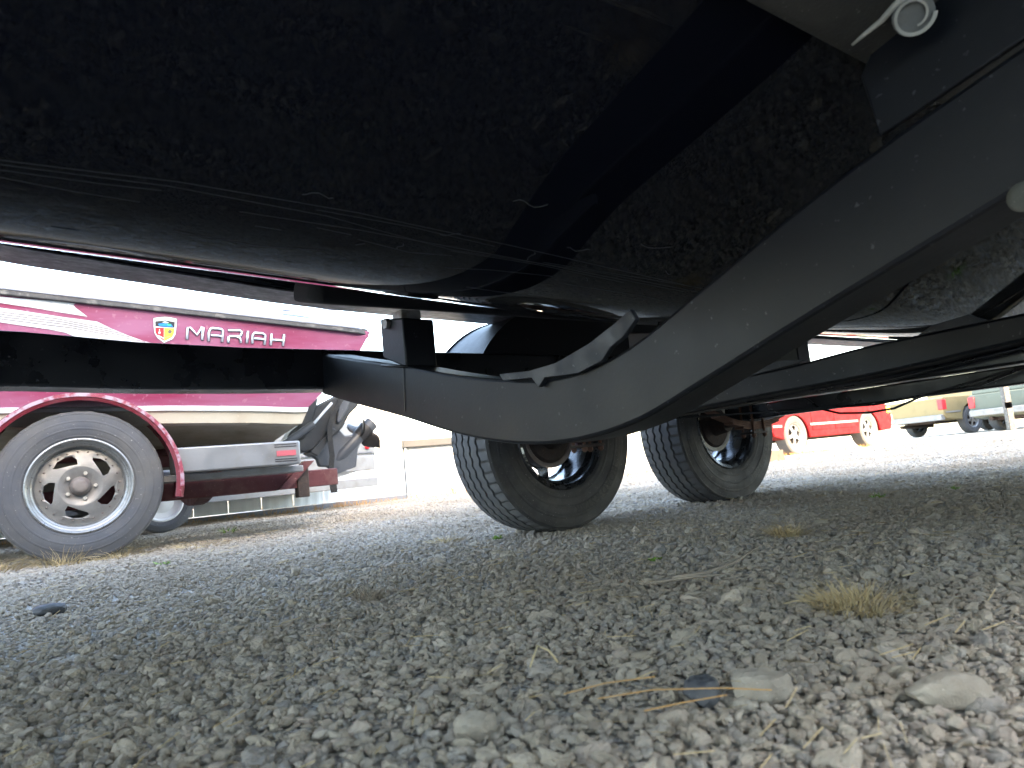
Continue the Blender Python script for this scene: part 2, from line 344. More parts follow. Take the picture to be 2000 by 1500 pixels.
def scatter():
    P = []
    def ring(r0, r1, dens, s0, s1, a0, a1, skew=1.0):
        area = (a1-a0)/2*(r1*r1-r0*r0); n = int(area*dens)
        r_ = np.sqrt(RNG.uniform(r0*r0, r1*r1, n)); a = RNG.uniform(a0, a1, n)
        s_ = s0+(s1-s0)*RNG.random(n)**(3.4*skew); P.append(np.stack([r_*np.sin(a), r_*np.cos(a), s_], 1))
    ring(.10, 1.4, 15000, .005, .0175, R(-75), R(75)); ring(.10, 1.4, 110, .022, .040, R(-75), R(75), .6)
    ring(1.4, 3.0, 9500, .005, .017, R(-60), R(60)); ring(1.4, 3.0, 30, .022, .042, R(-60), R(60), .6)
    ring(3.0, 5.5, 4400, .009, .024, R(-50), R(55)); ring(5.5, 9, 3300, .012, .030, R(-45), R(55)); ring(9, 15, 220, .018, .045, R(-20), R(45))
    ring(.10, 1.6, 900, .010, .030, R(75), R(285))
    A = np.concatenate(P); n = len(A); x, y, s_ = A.T
    me = bpy.data.meshes.new('gravel'); me.vertices.add(n)
    z = gz(x, y)*np.clip(1-(np.hypot(x, y)-6)/8, 0, 1) + s_*RNG.uniform(-.08, .16, n)
    me.vertices.foreach_set('co', np.stack([x, y, z], 1).astype('f4').ravel())
    at = me.attributes.new('pick', 'INT', 'POINT'); at.data.foreach_set('value', np.where(np.hypot(x, y) > 3, RNG.integers(6, 9, n), RNG.integers(0, 6, n)).astype('i4'))
    at = me.attributes.new('rot', 'FLOAT_VECTOR', 'POINT'); rot = np.stack([RNG.normal(0, .35, n), RNG.normal(0, .35, n), RNG.uniform(0, 6.28, n)], 1); at.data.foreach_set('vector', rot.astype('f4').ravel())
    at = me.attributes.new('size', 'FLOAT_VECTOR', 'POINT'); sc_ = np.stack([s_*RNG.uniform(.85, 1.25, n), s_*RNG.uniform(.7, 1.0, n), s_*RNG.uniform(.45, .8, n)], 1); at.data.foreach_set('vector', sc_.astype('f4').ravel())
    me.materials.append(MT['gravel']); o = bpy.data.objects.new('gravel', me); C.objects.link(o)
    md = o.modifiers.new('stones', 'NODES'); md.node_group = stone_group(); o['kind'] = 'stuff'
    o['label'] = 'loose grey and tan gravel stones covering the storage lot'; o['category'] = 'gravel'
    print('stones', n)
scatter()

# ------------------------------------------------------------------ wheels
def tyre_mesh(mb, cen, D, Wd, rim, n=216, lug=True, deep=.009):
    """tread grooves zig-zag round the tyre; material 0 sidewall, 1 tread"""
    r_, h = D/2, Wd/2; prof = []
    prof += [(-h*.78, rim), (-h*.90, rim+.018), (-h*1.0, rim+(r_-rim)*.45), (-h*.985, rim+(r_-rim)*.62), (-h*.975, rim+(r_-rim)*.64), (-h*.95, r_*.945), (-h*.90, r_*.972)]
    i0 = len(prof); tw = h*.84; G = [-.62, -.20, .20, .62]; cols = [-1.0, -.82]
    for q in G: cols += [q-.055, q-.04, q+.04, q+.055]
    cols += [.82, 1.0]; cols = sorted(cols)
    tags = []
    for q in cols:
        low = any(abs(abs(q-g_)-.04) < .003 for g_ in G); edge = any(abs(abs(q-g_)-.055) < .003 for g_ in G)
        rad = r_*(1-.018*q*q)-(deep if low else 0); prof.append((q*tw, rad)); tags.append((low or edge, abs(q) > .8))
    i1 = len(prof)
    prof += [(-a, b) for a, b in reversed(prof[:i0])]
    def wob(k, j, o, rr):
        if i0 <= j < i1:
            gr, sh = tags[j-i0]
            if gr: o += .0030*(1 if (k//2) % 2 else -1)
            if sh and lug and k % 4 == 0: rr -= deep*.9
            elif lug and not gr and abs(o) > tw*.5 and k % 4 == 1: rr -= .003
        return o, rr
    b = len(mb.f); mb.revolve(prof, cen, n, 'v', False, wob); m_ = len(prof)-1
    for i in range(n):
        for j in range(m_): mb.mi[b+i*m_+j] = 1 if i0-1 <= j < i1 else 0
def arc_text(s, size, rad, v, cen, a_mid, side=1, depth=.0015):
    """raised letters round a sidewall; tops point outwards"""
    vs, fs = text_mesh(s, size); xs = [a for a, b in vs]; mid = (min(xs)+max(xs))/2
    out_ = []
    for off in (0, depth):
        for x, y in vs:
            a = a_mid-side*(x-mid)/rad*1.0; rr = rad+y-size*.35; out_.append((cen[0]+rr*math.cos(a), v+side*off, cen[2]+rr*math.sin(a)))
    n = len(vs); return MB().add(out_, fs+[tuple(i+n for i in f) for f in fs])
def circ(r_, n, a0=0, cx=0, cy=0): return [(cx+r_*math.cos(a0+2*PI*k/n), cy+r_*math.sin(a0+2*PI*k/n)) for k in range(n)]

def trailer_wheel(root, u, v, drum_mat, text, a_text, inward=1):
    """inward: +1 when the inner side faces +v"""
    D, Wd, rim = .70, .235, .192; s_ = inward
    e = bpy.data.objects.new('wheel', None); C.objects.link(e); e.parent = root; e.location = (u, -v, D/2-.006)
    mb = MB(); tyre_mesh(mb, (0, 0, 0), D, Wd, rim); mb.build('tyre', [MT['rubber'], MT['tread']], e, smooth=24)
    mb = MB()   # barrel, open towards the inside
    pr = [(s_*.098, rim+.012), (s_*.104, rim+.004), (s_*.098, rim-.010), (s_*.080, rim-.012), (s_*.066, rim-.026), (s_*.02, rim-.030), (-s_*.05, rim-.026), (-s_*.07, rim-.012), (-s_*.098, rim-.008), (-s_*.104, rim+.004), (-s_*.098, rim+.012)]
    mb.revolve(pr, (0, 0, 0), 64)
    holes = []
    for k in range(8):
        a = 2*PI*k/8+R(30); w0, w1 = .24, .27
        holes.append([(r_*math.cos(a+q), r_*math.sin(a+q)) for r_, q in ((.122, -w0*.8), (.158, -w1), (.161, 0), (.158, w1), (.122, w0*.8), (.112, 0))])
    mb.plate(circ(rim-.027, 64), holes, lambda x, y: (x, -s_*(.045+.10*max(0, .13-math.hypot(x, y))), y), (0, s_*.006, 0), back=circ(.085, 24))
    mb.build('rim', MT['rim_black'], e, smooth=30)
    mb = MB(); mb.revolve([(-s_*.03, 0), (-s_*.03, .102), (-s_*.02, .112), (s_*.018, .112), (s_*.022, .118), (s_*.034, .118), (s_*.034, .105), (s_*.030, .100)], (0, 0, 0), 48)
    mb.build('brake_drum', drum_mat, e, smooth=30)
    mb = MB(); mb.revolve([(s_*.030, .100), (s_*.040, .09), (s_*.045, .05), (s_*.06, .045), (s_*.11, .035), (s_*.11, 0)], (0, 0, 0), 32)
    mb.build('backing_plate', MT['rust_dark'], e, smooth=30)
    if text:
        for t_, a_ in text: arc_text(t_, .045, .276, s_*Wd/2*1.0, (0, 0, 0), a_, s_, .003).build('lettering', MT['letter'], e, recalc=False)
    return e

# ------------------------------------------------------------------ our boat trailer
TR = thing('boat_trailer', 'black painted tandem boat trailer under the glossy black hull', 'boat trailer', F1)
def rail(v0, v1):
    rings = []
    for u in (-4.4, -2.6, -1.9, -1.62, -1.40, -1.15, 2.9):
        off = max(0, -1.28-u); b_ = .075*off**1.6 if off < 1.6 else .16+.33*(off-1.6); s_ = 1 if v0 < 1.2 else -1
        zz = .022*min(1, max(0, -1.30-u)/.35)
        rings.append([(u, v0+s_*b_, .500+zz*.5), (u, v1+s_*b_, .500+zz*.5), (u, v1+s_*b_, .609+zz), (u, v0+s_*b_, .609+zz)])
    return MB().loft(rings).build('side_rail', MT['trailer_dark'], TR, bevel=.006)
rail(.165, .25); rail(2.15, 2.235)
# front crossmember: V-shaped box tube
cm_top = [(.236, .600), (.45, .545), (.68, .489), (.89, .434), (1.07, .395), (1.22, .376), (1.36, .392), (1.50, .442), (1.654, .500), (1.78, .540), (1.90, .572), (2.15, .640)]
cm_bot = [(.236, .486), (.45, .430), (.665, .376), (.87, .320), (1.05, .283), (1.21, .270), (1.36, .284), (1.50, .326), (1.628, .368), (1.766, .411), (1.90, .452), (2.15, .520)]
def smooth_curve(pts, n):
    xs = [p[0] for p in pts]; out_ = []
    for k in range(n):
        x = xs[0]+(xs[-1]-xs[0])*k/(n-1); i = max(0, min(len(pts)-2, sum(q <= x for q in xs)-1))
        p0, p1, p2, p3 = pts[max(i-1, 0)], pts[i], pts[i+1], pts[min(i+2, len(pts)-1)]; t = (x-p1[0])/(p2[0]-p1[0])
        m1 = (p2[1]-p0[1])/(p2[0]-p0[0])*(p2[0]-p1[0]); m2 = (p3[1]-p1[1])/(p3[0]-p1[0])*(p2[0]-p1[0])
        out_.append((x, (2*t**3-3*t*t+1)*p1[1]+(t**3-2*t*t+t)*m1+(-2*t**3+3*t*t)*p2[1]+(t**3-t*t)*m2))
    return out_
a_, b_ = smooth_curve(cm_top, 60), smooth_curve(cm_bot, 60)
def v_member(u0, u1):
    rings = []
    c = .006
    for (v1, z1), (v2, z2) in zip(a_, b_):
        rings.append([(u0+c, v1, z1), (u0+c*.3, v1, z1-c*.3), (u0, v1, z1-c), (u0, v2, z2+c), (u0+c*.3, v2, z2+c*.3), (u0+c, v2, z2), (u1-c, v2, z2), (u1, v2, z2+c), (u1, v1, z1-c), (u1-c, v1, z1)])
    return MB().loft(rings)
v_member(-.95, -.868).build('crossmember', MT['trailer'], TR, smooth=15)
# second, straighter crossmember and a third further back
c2t = [(.25, .430), (.7, .418), (1.09, .417), (1.31, .430), (1.55, .433), (1.85, .445), (2.15, .47)]
c2b = [(.25, .350), (.7, .348), (1.02, .357), (1.31, .364), (1.6, .382), (1.85, .395), (2.15, .41)]
a_, b_ = smooth_curve(c2t, 40), smooth_curve(c2b, 40)
v_member(-.13, -.05).build('crossmember', MT['trailer'], TR, smooth=15)
for v0, v1 in ((.165, .25), (2.15, 2.235)): MB().box(-.135, -.045, v0, v1, .36, .499).build('hanger_plate', MT['trailer'], TR, bevel=.004)
# keel gussets with the wavy edge, welded to the top edge of the V
def gusset(pts, u0, th, fr=None):
    return MB().plate(pts, [], lambda x, y: (u0, x, y), (-th, 0, 0)).build('gusset_plate', MT['gusset'], TR, bevel=.0015)
gusset([(1.065, .405), (1.075, .392), (1.155, .384), (1.172, .365), (1.19, .378), (1.27, .372), (1.325, .382), (1.345, .398), (1.372, .408), (1.40, .428), (1.392, .444), (1.36, .432), (1.30, .413), (1.22, .398), (1.15, .397)], -.952, .010)
gusset([(1.0, .41), (1.04, .425), (1.10, .436), (1.17, .424)], -.132, .006)
gusset([(1.42, .43), (1.45, .445), (1.52, .452), (1.55, .432)], -.132, .006)
# bunk brackets, bolts and carpeted bunks
def bracket(u0, v0, v1, z0, z1, zt):
    p = MB(); t = .006
    p.add([(u, v, z) for u in (u0, u0+.08) for v, z in ((v0, z0 if v0 > 1.2 else z0+.02), (v1, z1), (v1, zt[1]), (v0, zt[0]))], [(0, 1, 2, 3), (4, 7, 6, 5), (0, 4, 5, 1), (1, 5, 6, 2), (2, 6, 7, 3), (3, 7, 4, 0)])
    o = p.build('bunk_bracket', MT['trailer'], TR, bevel=.004)
    return o
br = bracket(-.948, .600, .708, .500, .478, (.612, .590))
MB().tube([(-.948, .640, .592), (-.958, .640, .592)], .013, 6).build('bolt', MT['steel'], br)
for q in (((-.951, .598, .503), (-.951, .655, .492), (-.951, .711, .480)), ((-.951, .711, .480), (-.91, .713, .480), (-.868, .713, .480))): MB().tube(q, .0035, 6).build('weld_bead', MT['trailer'], TR, smooth=True)
MB().tube([(-.9515, .700, .478), (-.952, .698, .43), (-.9515, .692, .385)], .0011, 5).build('weld_seam', MT['trailer_dark'], TR)
MB().tube([(-.91, .665, .386), (-.91, .665, .376)], .010, 10).build('drain_plug', MT['trailer_dark'], TR)
MB().box(-.935, -.883, .635, .68, .596, .618).build('angle_bracket', MT['steel'], TR, bevel=.003)
br = bracket(-.125, .600, .708, .400, .405, (.612, .590))
for u in (.61, 1.5): bracket(u, .600, .708, .43, .42, (.612, .590))
br = MB().plate([(1.755, .541), (1.90, .576), (1.93, .70), (1.80, .69), (1.745, .612)], [], lambda x, y: (-.952, x, y), (.008, 0, 0)).build('bunk_bracket', MT['trailer'], TR, bevel=.002)
def bunk(s_, u0, u1):
    """carpet wrapped board, tilted with the hull, ends rounded"""
    def P(u, a, b, k=1.0):
        vi, zi = 1.2-s_*.545, .625+.025*max(0, -u-.9)*0; c_, d_ = math.cos(R(15)), math.sin(R(15))
        a, b = .075+(a-.075)*k, .022+(b-.022)*k
        return (u, vi-s_*(a*c_-b*d_), zi+a*d_+b*c_)
    prof = [(0, .010), (.003, .003), (.010, 0), (.140, 0), (.147, .003), (.150, .010), (.150, .040), (.145, .046), (.005, .046), (0, .040)]
    rings = []
    for u, k in ((u0, .55), (u0+.008, .82), (u0+.022, .97), (u0+.05, 1), (u1-.02, 1), (u1, .8)): rings.append([P(u, a, b, k) for a, b in prof])
    return MB().loft(rings)
bunk(1, -1.13, 1.75).build('bunk', MT['carpet'], TR, smooth=50)
bunk(-1, -1.235, 1.75).build('bunk', MT['pad'], TR, smooth=50)['label'] = 'dusty grey-brown carpeted bunk nearest the camera'
# fold of loose carpet round the near bunk and the curled strip that hangs from it
def bunk_pt(x, y, off=0.0):
    d = FWD + RT*((x-1000)/FPX) - UP*((y-750)/FPX); n_ = Vector((0, 0, 1))-.268*F1.n; c_ = .604-off-.268*1.747
    P = CAM+d*((c_-(CAM-F1.o).dot(n_))/d.dot(n_)); e = P-F1.o; return (e.dot(F1.t), e.dot(F1.n), P.z)
MB().tube([bunk_pt(*q) for q in ((1664, 88), (1690, 66), (1722, 40), (1748, 10), (1775, -14))], [.0012, .0022, .0028, .003, .003], 8).build('hanging_strip', MT['curl'], TR, smooth=True)
cc_ = Vector(bunk_pt(1784, 30, .002)); r0_ = (Vector(bunk_pt(1816, 30, .002))-cc_).length; sp = []
vw = (CAM-F1.o); vw = Vector((vw.dot(F1.t), vw.dot(F1.n), CAM.z))-cc_; vw.normalize(); ea = Vector((0, 0, 1)); ea = (ea-vw*ea.dot(vw)).normalized(); eb = vw.cross(ea)
for k in range(30): a = R(100)+k/29*R(430); sp.append(cc_+(r0_*(1-.45*k/29))*(math.cos(a)*ea+math.sin(a)*eb))
sw = MB(); sw.loft([[tuple(p), tuple(p-vw*.018), tuple(p-vw*.018+(cc_-p)*.17), tuple(p+(cc_-p)*.17)] for p in sp]); sw.build('curled_strip', MT['curl'], TR, smooth=50)['label'] = 'pale curled end of the strip'
dm = MB(); dm.loft([[tuple(cc_+r0_*q*(math.cos(a)*ea+math.sin(a)*eb)-vw*(.004+.010*(1-q))) for a in (2*PI*k/20 for k in range(20))] for q in (.92, .6, .3, .02)], caps=True); dm.build('strip_roll', MT['pad_grey'], TR, smooth=50)
sp = MB(); sp.revolve([(-.001, 0), (-.001, .008), (0, .012), (.002, .014)], (-.953, 1.866, .434), 20, 'u'); o = sp.build('sealant_blob', MT['adhesive'], TR, smooth=True); o['label'] = 'round grey sealant blob on the crossmember edge'
# fender over both wheels
def fender(v0, v1):
    path = []
    for k in range(13): a = PI-R(24)-k/12*R(66); path.append((-.0+.44*math.cos(a)+.02, .40+.415*math.sin(a)))
    for k in range(13): a = PI/2-k/12*R(66); path.append((.98+.44*math.cos(a)-.02, .40+.415*math.sin(a)))
    mb = MB(); t_ = .004
    n_ = len(path); cx_, cz_ = .49, .5
    o_ = []; i_ = []
    for (x, z) in path:
        d = Vector((x-min(max(x, .02), .96), z-.40)); d = d.normalized() if d.length > 1e-6 else Vector((0, 1)); o_.append((x, z)); i_.append((x-d.x*t_, z-d.y*t_))
    mb.loft([[(x, v0, z), (x, v1, z), (xi, v1, zi), (xi, v0, zi)] for (x, z), (xi, zi) in zip(o_, i_)])
    s_ = 1 if v0 < 1 else -1; vi = v1 if v0 < 1 else v0    # inner skirt
    sk_ = [(x, z) for x, z in o_ if z > .60]; sk_ = [(sk_[0][0], .60)]+sk_+[(sk_[-1][0], .60)]
    mb.plate(sk_, [], lambda x, y: (x, vi, y), (0, s_*.004, 0))
    ob = mb.build('fender', MT['trailer'], TR, smooth=40)
    MB().tube([(x, v0 if v0 < 1 else v1, z) for x, z in o_], .007, 8).build('edge_roll', MT['trailer'], ob, smooth=True); return ob
fender(-.15, .148); fender(2.252, 2.55)
MB().box(-.33, -.10, .14, .166, .57, .605).build('fender_bracket', MT['trailer'], TR, bevel=.003)
MB().box(1.08, 1.3, .14, .166, .57, .605).build('fender_bracket', MT['trailer'], TR, bevel=.003)
# wheels, springs, axles
trailer_wheel(TR, 0, 0, MT['drum_brown'], [('ROAD\u2605STAR', R(-58))], 0, 1)
trailer_wheel(TR, .98, 0, MT['drum'], [('TRAILER TR30', R(-52))], 0, 1)
trailer_wheel(TR, 0, 2.4, MT['drum'], None, 0, -1); trailer_wheel(TR, .98, 2.4, MT['drum'], None, 0, -1)
for u in (0, .98):
    ax = MB().box(u-.03, u+.03, .12, 2.28, .348, .408).build('axle', MT['trailer_dark'], TR, bevel=.006)
    MB().tube([(u, .04, .350), (u, .14, .352), (u, .20, .372)], .026, 12).build('spindle', MT['rust_dark'], ax, smooth=40)
    MB().tube([(u, 2.36, .350), (u, 2.26, .352), (u, 2.20, .372)], .026, 12).build('spindle', MT['rust_dark'], ax, smooth=40)
    for vs_ in (.235, 2.165):
        sp = MB()
        for j, hl in enumerate((.33, .25, .17, .10)):
            rr = []
            for k in range(13):
                q = -1+k/6; x = hl*q; zc = .330+.075*(x/.33)**2-j*.0085
                rr.append([(u+x, vs_-.022, zc), (u+x, vs_+.022, zc), (u+x, vs_+.022, zc+.0075), (u+x, vs_-.022, zc+.0075)])
            sp.loft(rr)
        so = sp.build('leaf_spring', MT['rust'], TR)
        MB().box(u-.05, u+.05, vs_-.035, vs_+.035, .286, .296).build('spring_plate', MT['rust_dark'], so, bevel=.002)
        for du in (-.038, .038):
            MB().tube([(u+du, vs_-.027, .270), (u+du, vs_-.027, .405), (u+du, vs_, .413), (u+du, vs_+.027, .405), (u+du, vs_+.027, .270)], .0055, 8).build('u_bolt', MT['rust'], so, smooth=40)
        for du in (-.038, .038):
            for dv in (-.027, .027): MB().tube([(u+du, vs_+dv, .274), (u+du, vs_+dv, .286)], .010, 6).build('nut', MT['rust'], so)
for u in (-.37, .49, 1.35):
    for vs_ in (.208, 2.19): MB().box(u-.035, u+.035, vs_-.03, vs_+.03, .400, .499).build('spring_hanger', MT['trailer'], TR, bevel=.004)
for u in (-.52, -.40): MB().tube([(u, .25, .548), (u, .256, .548)], .014, 16).build('bolt', MT['trailer'], TR)
MB().tube([(-.05, .60, .345), (.3, .8, .335), (.5, 1.0, .325), (.35, 1.35, .335), (.1, 1.62, .375)], .004, 6).build('brake_line', MT['trailer_dark'], TR, smooth=True)
MB().tube([(-.06, .35, .340), (-.06, .8, .346), (-.06, 1.3, .352), (-.06, 2.1, .42)], .004, 6).build('brake_line', MT['trailer_dark'], TR, smooth=True)
# tongue, outside the frame on the left
MB().loft([[(u, v-.04, z), (u, v+.04, z), (u, v+.04, z+.1), (u, v-.04, z+.1)] for u, v, z in ((-4.35, 1.2, .5), (-6.4, 1.2, .46))]).build('tongue', MT['trailer_dark'], TR, bevel=.006)
MB().box(-4.42, -4.34, .84, 1.56, .51, .615).build('tongue_plate', MT['trailer_dark'], TR, bevel=.004)

# ------------------------------------------------------------------ black motorboat on the trailer
BT = thing('motorboat', 'glossy black fibreglass boat hull resting on the black trailer, seen from below', 'boat', F1)
def hull_section(u):
    k = max(0, (-1.9-u)/3.0)                      # bow rise
    zk = np.interp(u, [-5, -3.2, -1.9, -1.3, -.7, 0, 1.2, 2.6], [1.25, .69, .550, .520, .492, .494, .503, .505])
    zc = np.interp(u, [-5, -3.2, -1.7, -.9, 0, 1.5, 2.6], [1.50, 1.10, .868, .800, .775, .765, .765])
    half = np.interp(u, [-5, -4, -3, -1.9, -.5, 2.6], [.05, .62, .92, 1.03, 1.05, 1.05])
    zt = 1.42+.10*k; pts = []
    fr = [0, .02, .04, .06, .08, .10, .12, .14, .2, .32, .5, .65, .8, .92, .98, 1.0]
    f0 = .13; sl_ = (zc-zk)/(1-f0/2)
    def z(f): return zk+sl_*(f*f/(2*f0) if f < f0 else f-f0/2)
    side = [(half*f, z(f)) for f in fr]
    side += [(half*1.005, zc-.006), (half*1.03, zc-.010), (half*1.15, zc-.004), (half*1.17, zc+.006), (half*1.175, zc+.02), (half*1.19, zc+.3), (half*1.20, zt), (half*1.12, zt+.03)]
    full = [(-a, b) for a, b in reversed(side)]+side[1:]
    return [(u, 1.2+a, b) for a, b in full]
us = [-5, -4.6, -4.2, -3.8, -3.4, -3, -2.6, -2.2, -1.9, -1.6, -1.3, -1, -.7, -.4, -.1, .2, .5, .8, 1.1, 1.5, 2, 2.6]
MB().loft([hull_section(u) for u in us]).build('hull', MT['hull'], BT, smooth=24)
def hull_z(u, v):
    s_ = hull_section(u)
    for (a, va, za), (b, vb, zb) in zip(s_, s_[1:]):
        if va <= v <= vb: return za+(zb-za)*(v-va)/max(1e-6, vb-va)
    return .5
cs = MB()  # strip added over the far chine flat, carries the painted gravel reflection
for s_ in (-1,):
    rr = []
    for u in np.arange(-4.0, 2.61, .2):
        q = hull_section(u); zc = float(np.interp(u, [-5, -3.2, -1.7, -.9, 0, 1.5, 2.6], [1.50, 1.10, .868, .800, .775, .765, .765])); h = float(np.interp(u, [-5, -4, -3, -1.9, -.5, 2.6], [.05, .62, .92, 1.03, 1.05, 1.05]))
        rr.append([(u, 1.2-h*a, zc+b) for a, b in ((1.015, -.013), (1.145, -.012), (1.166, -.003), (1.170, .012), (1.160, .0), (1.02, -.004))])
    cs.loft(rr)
sr_ = cs.build('reflection_strip', MT['gravel_reflection'], BT, smooth=30); sr_['label'] = 'mottled grey strip along the far chine with the gravel reflection painted in'
def panel_pt(x, y):
    d = FWD + RT*((x-1000)/FPX) - UP*((y-750)/FPX); n_ = Vector((0, 0, 1))-.27*F1.n; c_ = .498-.27*1.2
    P = CAM+d*((c_-(CAM-F1.o).dot(n_))/d.dot(n_)); e = P-F1.o; return e.dot(F1.t), e.dot(F1.n)
scr = MB()
SC = [((0, 368), (350, 392), (700, 432), (1000, 478), (1400, 545)), ((0, 376), (330, 400), (640, 440), (880, 490), (1180, 520), (1400, 552)), ((470, 440), (700, 462), (1000, 500), (1400, 556)), ((0, 386), (200, 402), (340, 410)), ((0, 400), (150, 420), (300, 435)), ((880, 492), (1050, 510), (1250, 540)), ((1060, 505), (1250, 525), (1420, 545)), ((340, 490), (500, 510), (660, 508)), ((500, 466), (560, 472)), ((620, 462), (700, 474)), ((700, 480), (800, 500), (900, 502)), ((870, 528), (960, 526), (1100, 532)), ((1100, 545), (1250, 560), (1330, 575)), ((900, 585), (1050, 592), (1200, 590)), ((620, 430), (800, 452), (1000, 486))]
for ln in SC:
    pts_ = []
    for k in range(len(ln)-1):
        for j in range(6):
            f = j/6; pts_.append(panel_pt(ln[k][0]*(1-f)+ln[k+1][0]*f, ln[k][1]*(1-f)+ln[k+1][1]*f))
    w_ = random.uniform(.0003, .0007); q = [(u, max(v, 1.215)) for u, v in pts_]
    scr.loft([[(u, v-w_, hull_z(u, v-w_)-.0004), (u, v+w_, hull_z(u, v+w_)-.0004), (u, v, hull_z(u, v)+.001)] for u, v in q])
so = scr.build('scratches', MT['scratch'], BT); so['kind'] = 'stuff'; so['label'] = 'long hairline scratches running along the hull'

fib = MB()
for u, v, l, a in ((-1.40, 1.36, .035, .1), (-1.27, 1.30, .014, 1.3), (-1.22, 1.34, .03, .3), (-1.08, 1.33, .018, 1.5), (-.95, 1.30, .015, -.8), (-1.15, 1.42, .05, .1), (-1.02, 1.36, .04, .15), (-.9, 1.4, .06, .05), (-1.32, 1.29, .012, .6), (-.82, 1.35, .02, -.3)):
    pth = []
    for k in range(7):
        q = k/6-.5; uu = u+l*q*math.cos(a)+.002*math.sin(7*q); vv = v+l*q*math.sin(a)+l*.09*math.sin((3+5*abs(math.sin(u*91)))*q+u*57); pth.append((uu, vv, hull_z(uu, vv)-.0009))
    fib.tube(pth, .00055, 5)
fo = fib.build('plant_fibres', MT['scratch'], BT); fo['kind'] = 'stuff'; fo['label'] = 'fine pale fibres stuck to the black hull'

# ------------------------------------------------------------------ red boat: trailer
RT2 = thing('boat_trailer', 'faded red boat trailer with dusty silver wheel under the pink and white boat', 'boat trailer', F2)
def slot_wheel(root, u, v, s_=1):
    D, Wd = .70, .205; e = bpy.data.objects.new('wheel', None); C.objects.link(e); e.parent = root; e.location = (u, -v, D/2)
    mb = MB(); tyre_mesh(mb, (0, 0, 0), D, Wd, .205, 150, True, .010); mb.build('tyre', [MT['rubber_old'], MT['tread_old']], e, smooth=30)
    mb = MB(); mb.revolve([(s_*.085, .214), (s_*.093, .218), (s_*.096, .212), (s_*.090, .205), (s_*.078, .203), (s_*.074, .196), (s_*.068, .194), (s_*.062, .186), (s_*.050, .182), (s_*.040, .178), (-s_*.09, .178), (-s_*.095, .214)], (0, 0, 0), 72)
    mb.build('rim', MT['rim_lip'], e, smooth=30)
    holes = []
    for k in range(5):
        a = 2*PI*k/5+R(23); c_, q_ = math.cos(a), math.sin(a)
        sl_ = [(.026, .100), (.031, .118), (.022, .137), (.0, .142), (-.030, .138), (-.052, .122), (-.045, .116), (-.005, .108)]
        holes.append([(-(x*c_-y*q_) if False else x*c_-y*q_, x*q_+y*c_) for x, y in ((x*1.2, .121+(y-.121)*1.25) for x, y in sl_)])
    def dome(x, y):
        r_ = math.hypot(x, y); z_ = .052-.022*max(0, min(1, (r_-.09)/.08)) if r_ > .09 else .052-.020*max(0, (.09-r_)/.05) if r_ > .04 else .032
        if .150 < r_ < .165: z_ += .004
        return (x, s_*z_, y)
    mb = MB(); mb.plate(circ(.181, 72), holes, dome, (0, -s_*.005, 0), back=circ(.165, 60)+circ(.150, 48)+circ(.092, 40)+circ(.088, 40)+circ(.065, 30)+circ(.04, 24))
    disc = mb.build('wheel_disc', MT['rim_old'], e, smooth=30)
    for k in range(24):
        a = 2*PI*k/24+.05; x, y = .158*math.cos(a), .158*math.sin(a); mb = MB(); mb.revolve([(0, .0045), (s_*.003, .0035), (s_*.004, 0)], (x, s_*.037, y), 8)
        mb.build('rivet', MT['hub'], disc, smooth=True)
    mb = MB(); mb.revolve([(s_*.02, .044), (s_*.045, .043), (s_*.060, .038), (s_*.072, .034), (s_*.082, .031), (s_*.086, .026), (s_*.088, .018), (s_*.087, 0)], (0, 0, 0), 36); mb.build('hub_cap', MT['hub'], e, smooth=35)
    for k in range(5):
        a = 2*PI*k/5+R(70); mb = MB(); mb.tube([(.060*math.cos(a), s_*.036, .060*math.sin(a)), (.060*math.cos(a), s_*.056, .060*math.sin(a))], .0095, 6); mb.build('lug_nut', MT['drum'], e, bevel=.002)
    return e
slot_wheel(RT2, 0, 0); slot_wheel(RT2, 0, -2.2, -1)
def arch(v0, v1, root):
    ring = []
    for k in range(33):
        a = R(192)-k/32*R(204); r_ = .425; ring.append((math.cos(a), math.sin(a), r_))
    mb = MB(); pr = [(v1-.004, -.030), (v1, -.024), (v1+.004, -.006), (v1-.006, .004), (v1-.03, .010), (v0+.03, .010), (v0, 0), (v0, -.006), (v0+.03, .004), (v1-.03, .004), (v1-.010, -.004), (v1-.008, -.024)]
    mb.loft([[((r_+dr)*c_, vv, .345+(r_+dr)*s_) for vv, dr in pr] for c_, s_, r_ in ring]); return mb.build('fender', MT['red_paint'], root, smooth=50)
fd = arch(-.17, .125, RT2); arch(-2.34, -2.05, RT2)
mb = MB(); mb.loft([[((.4285)*math.cos(a), .1315+.0, .345+.4285*math.sin(a)), (.412*math.cos(a), .1315, .345+.412*math.sin(a)), (.412*math.cos(a), .128, .345+.412*math.sin(a)), (.4285*math.cos(a), .128, .345+.4285*math.sin(a))] for a in (R(185)-k/30*R(190) for k in range(31))])  # lip strip coloured in a noisy mix of pale pink and red
mb.build('pale_edge', worn('mottled_pink_edge', (.34, .26, .31), (.24, .035, .06), .5, 26, .45, .6), fd)['label'] = 'fender lip mottled pale pink and red'
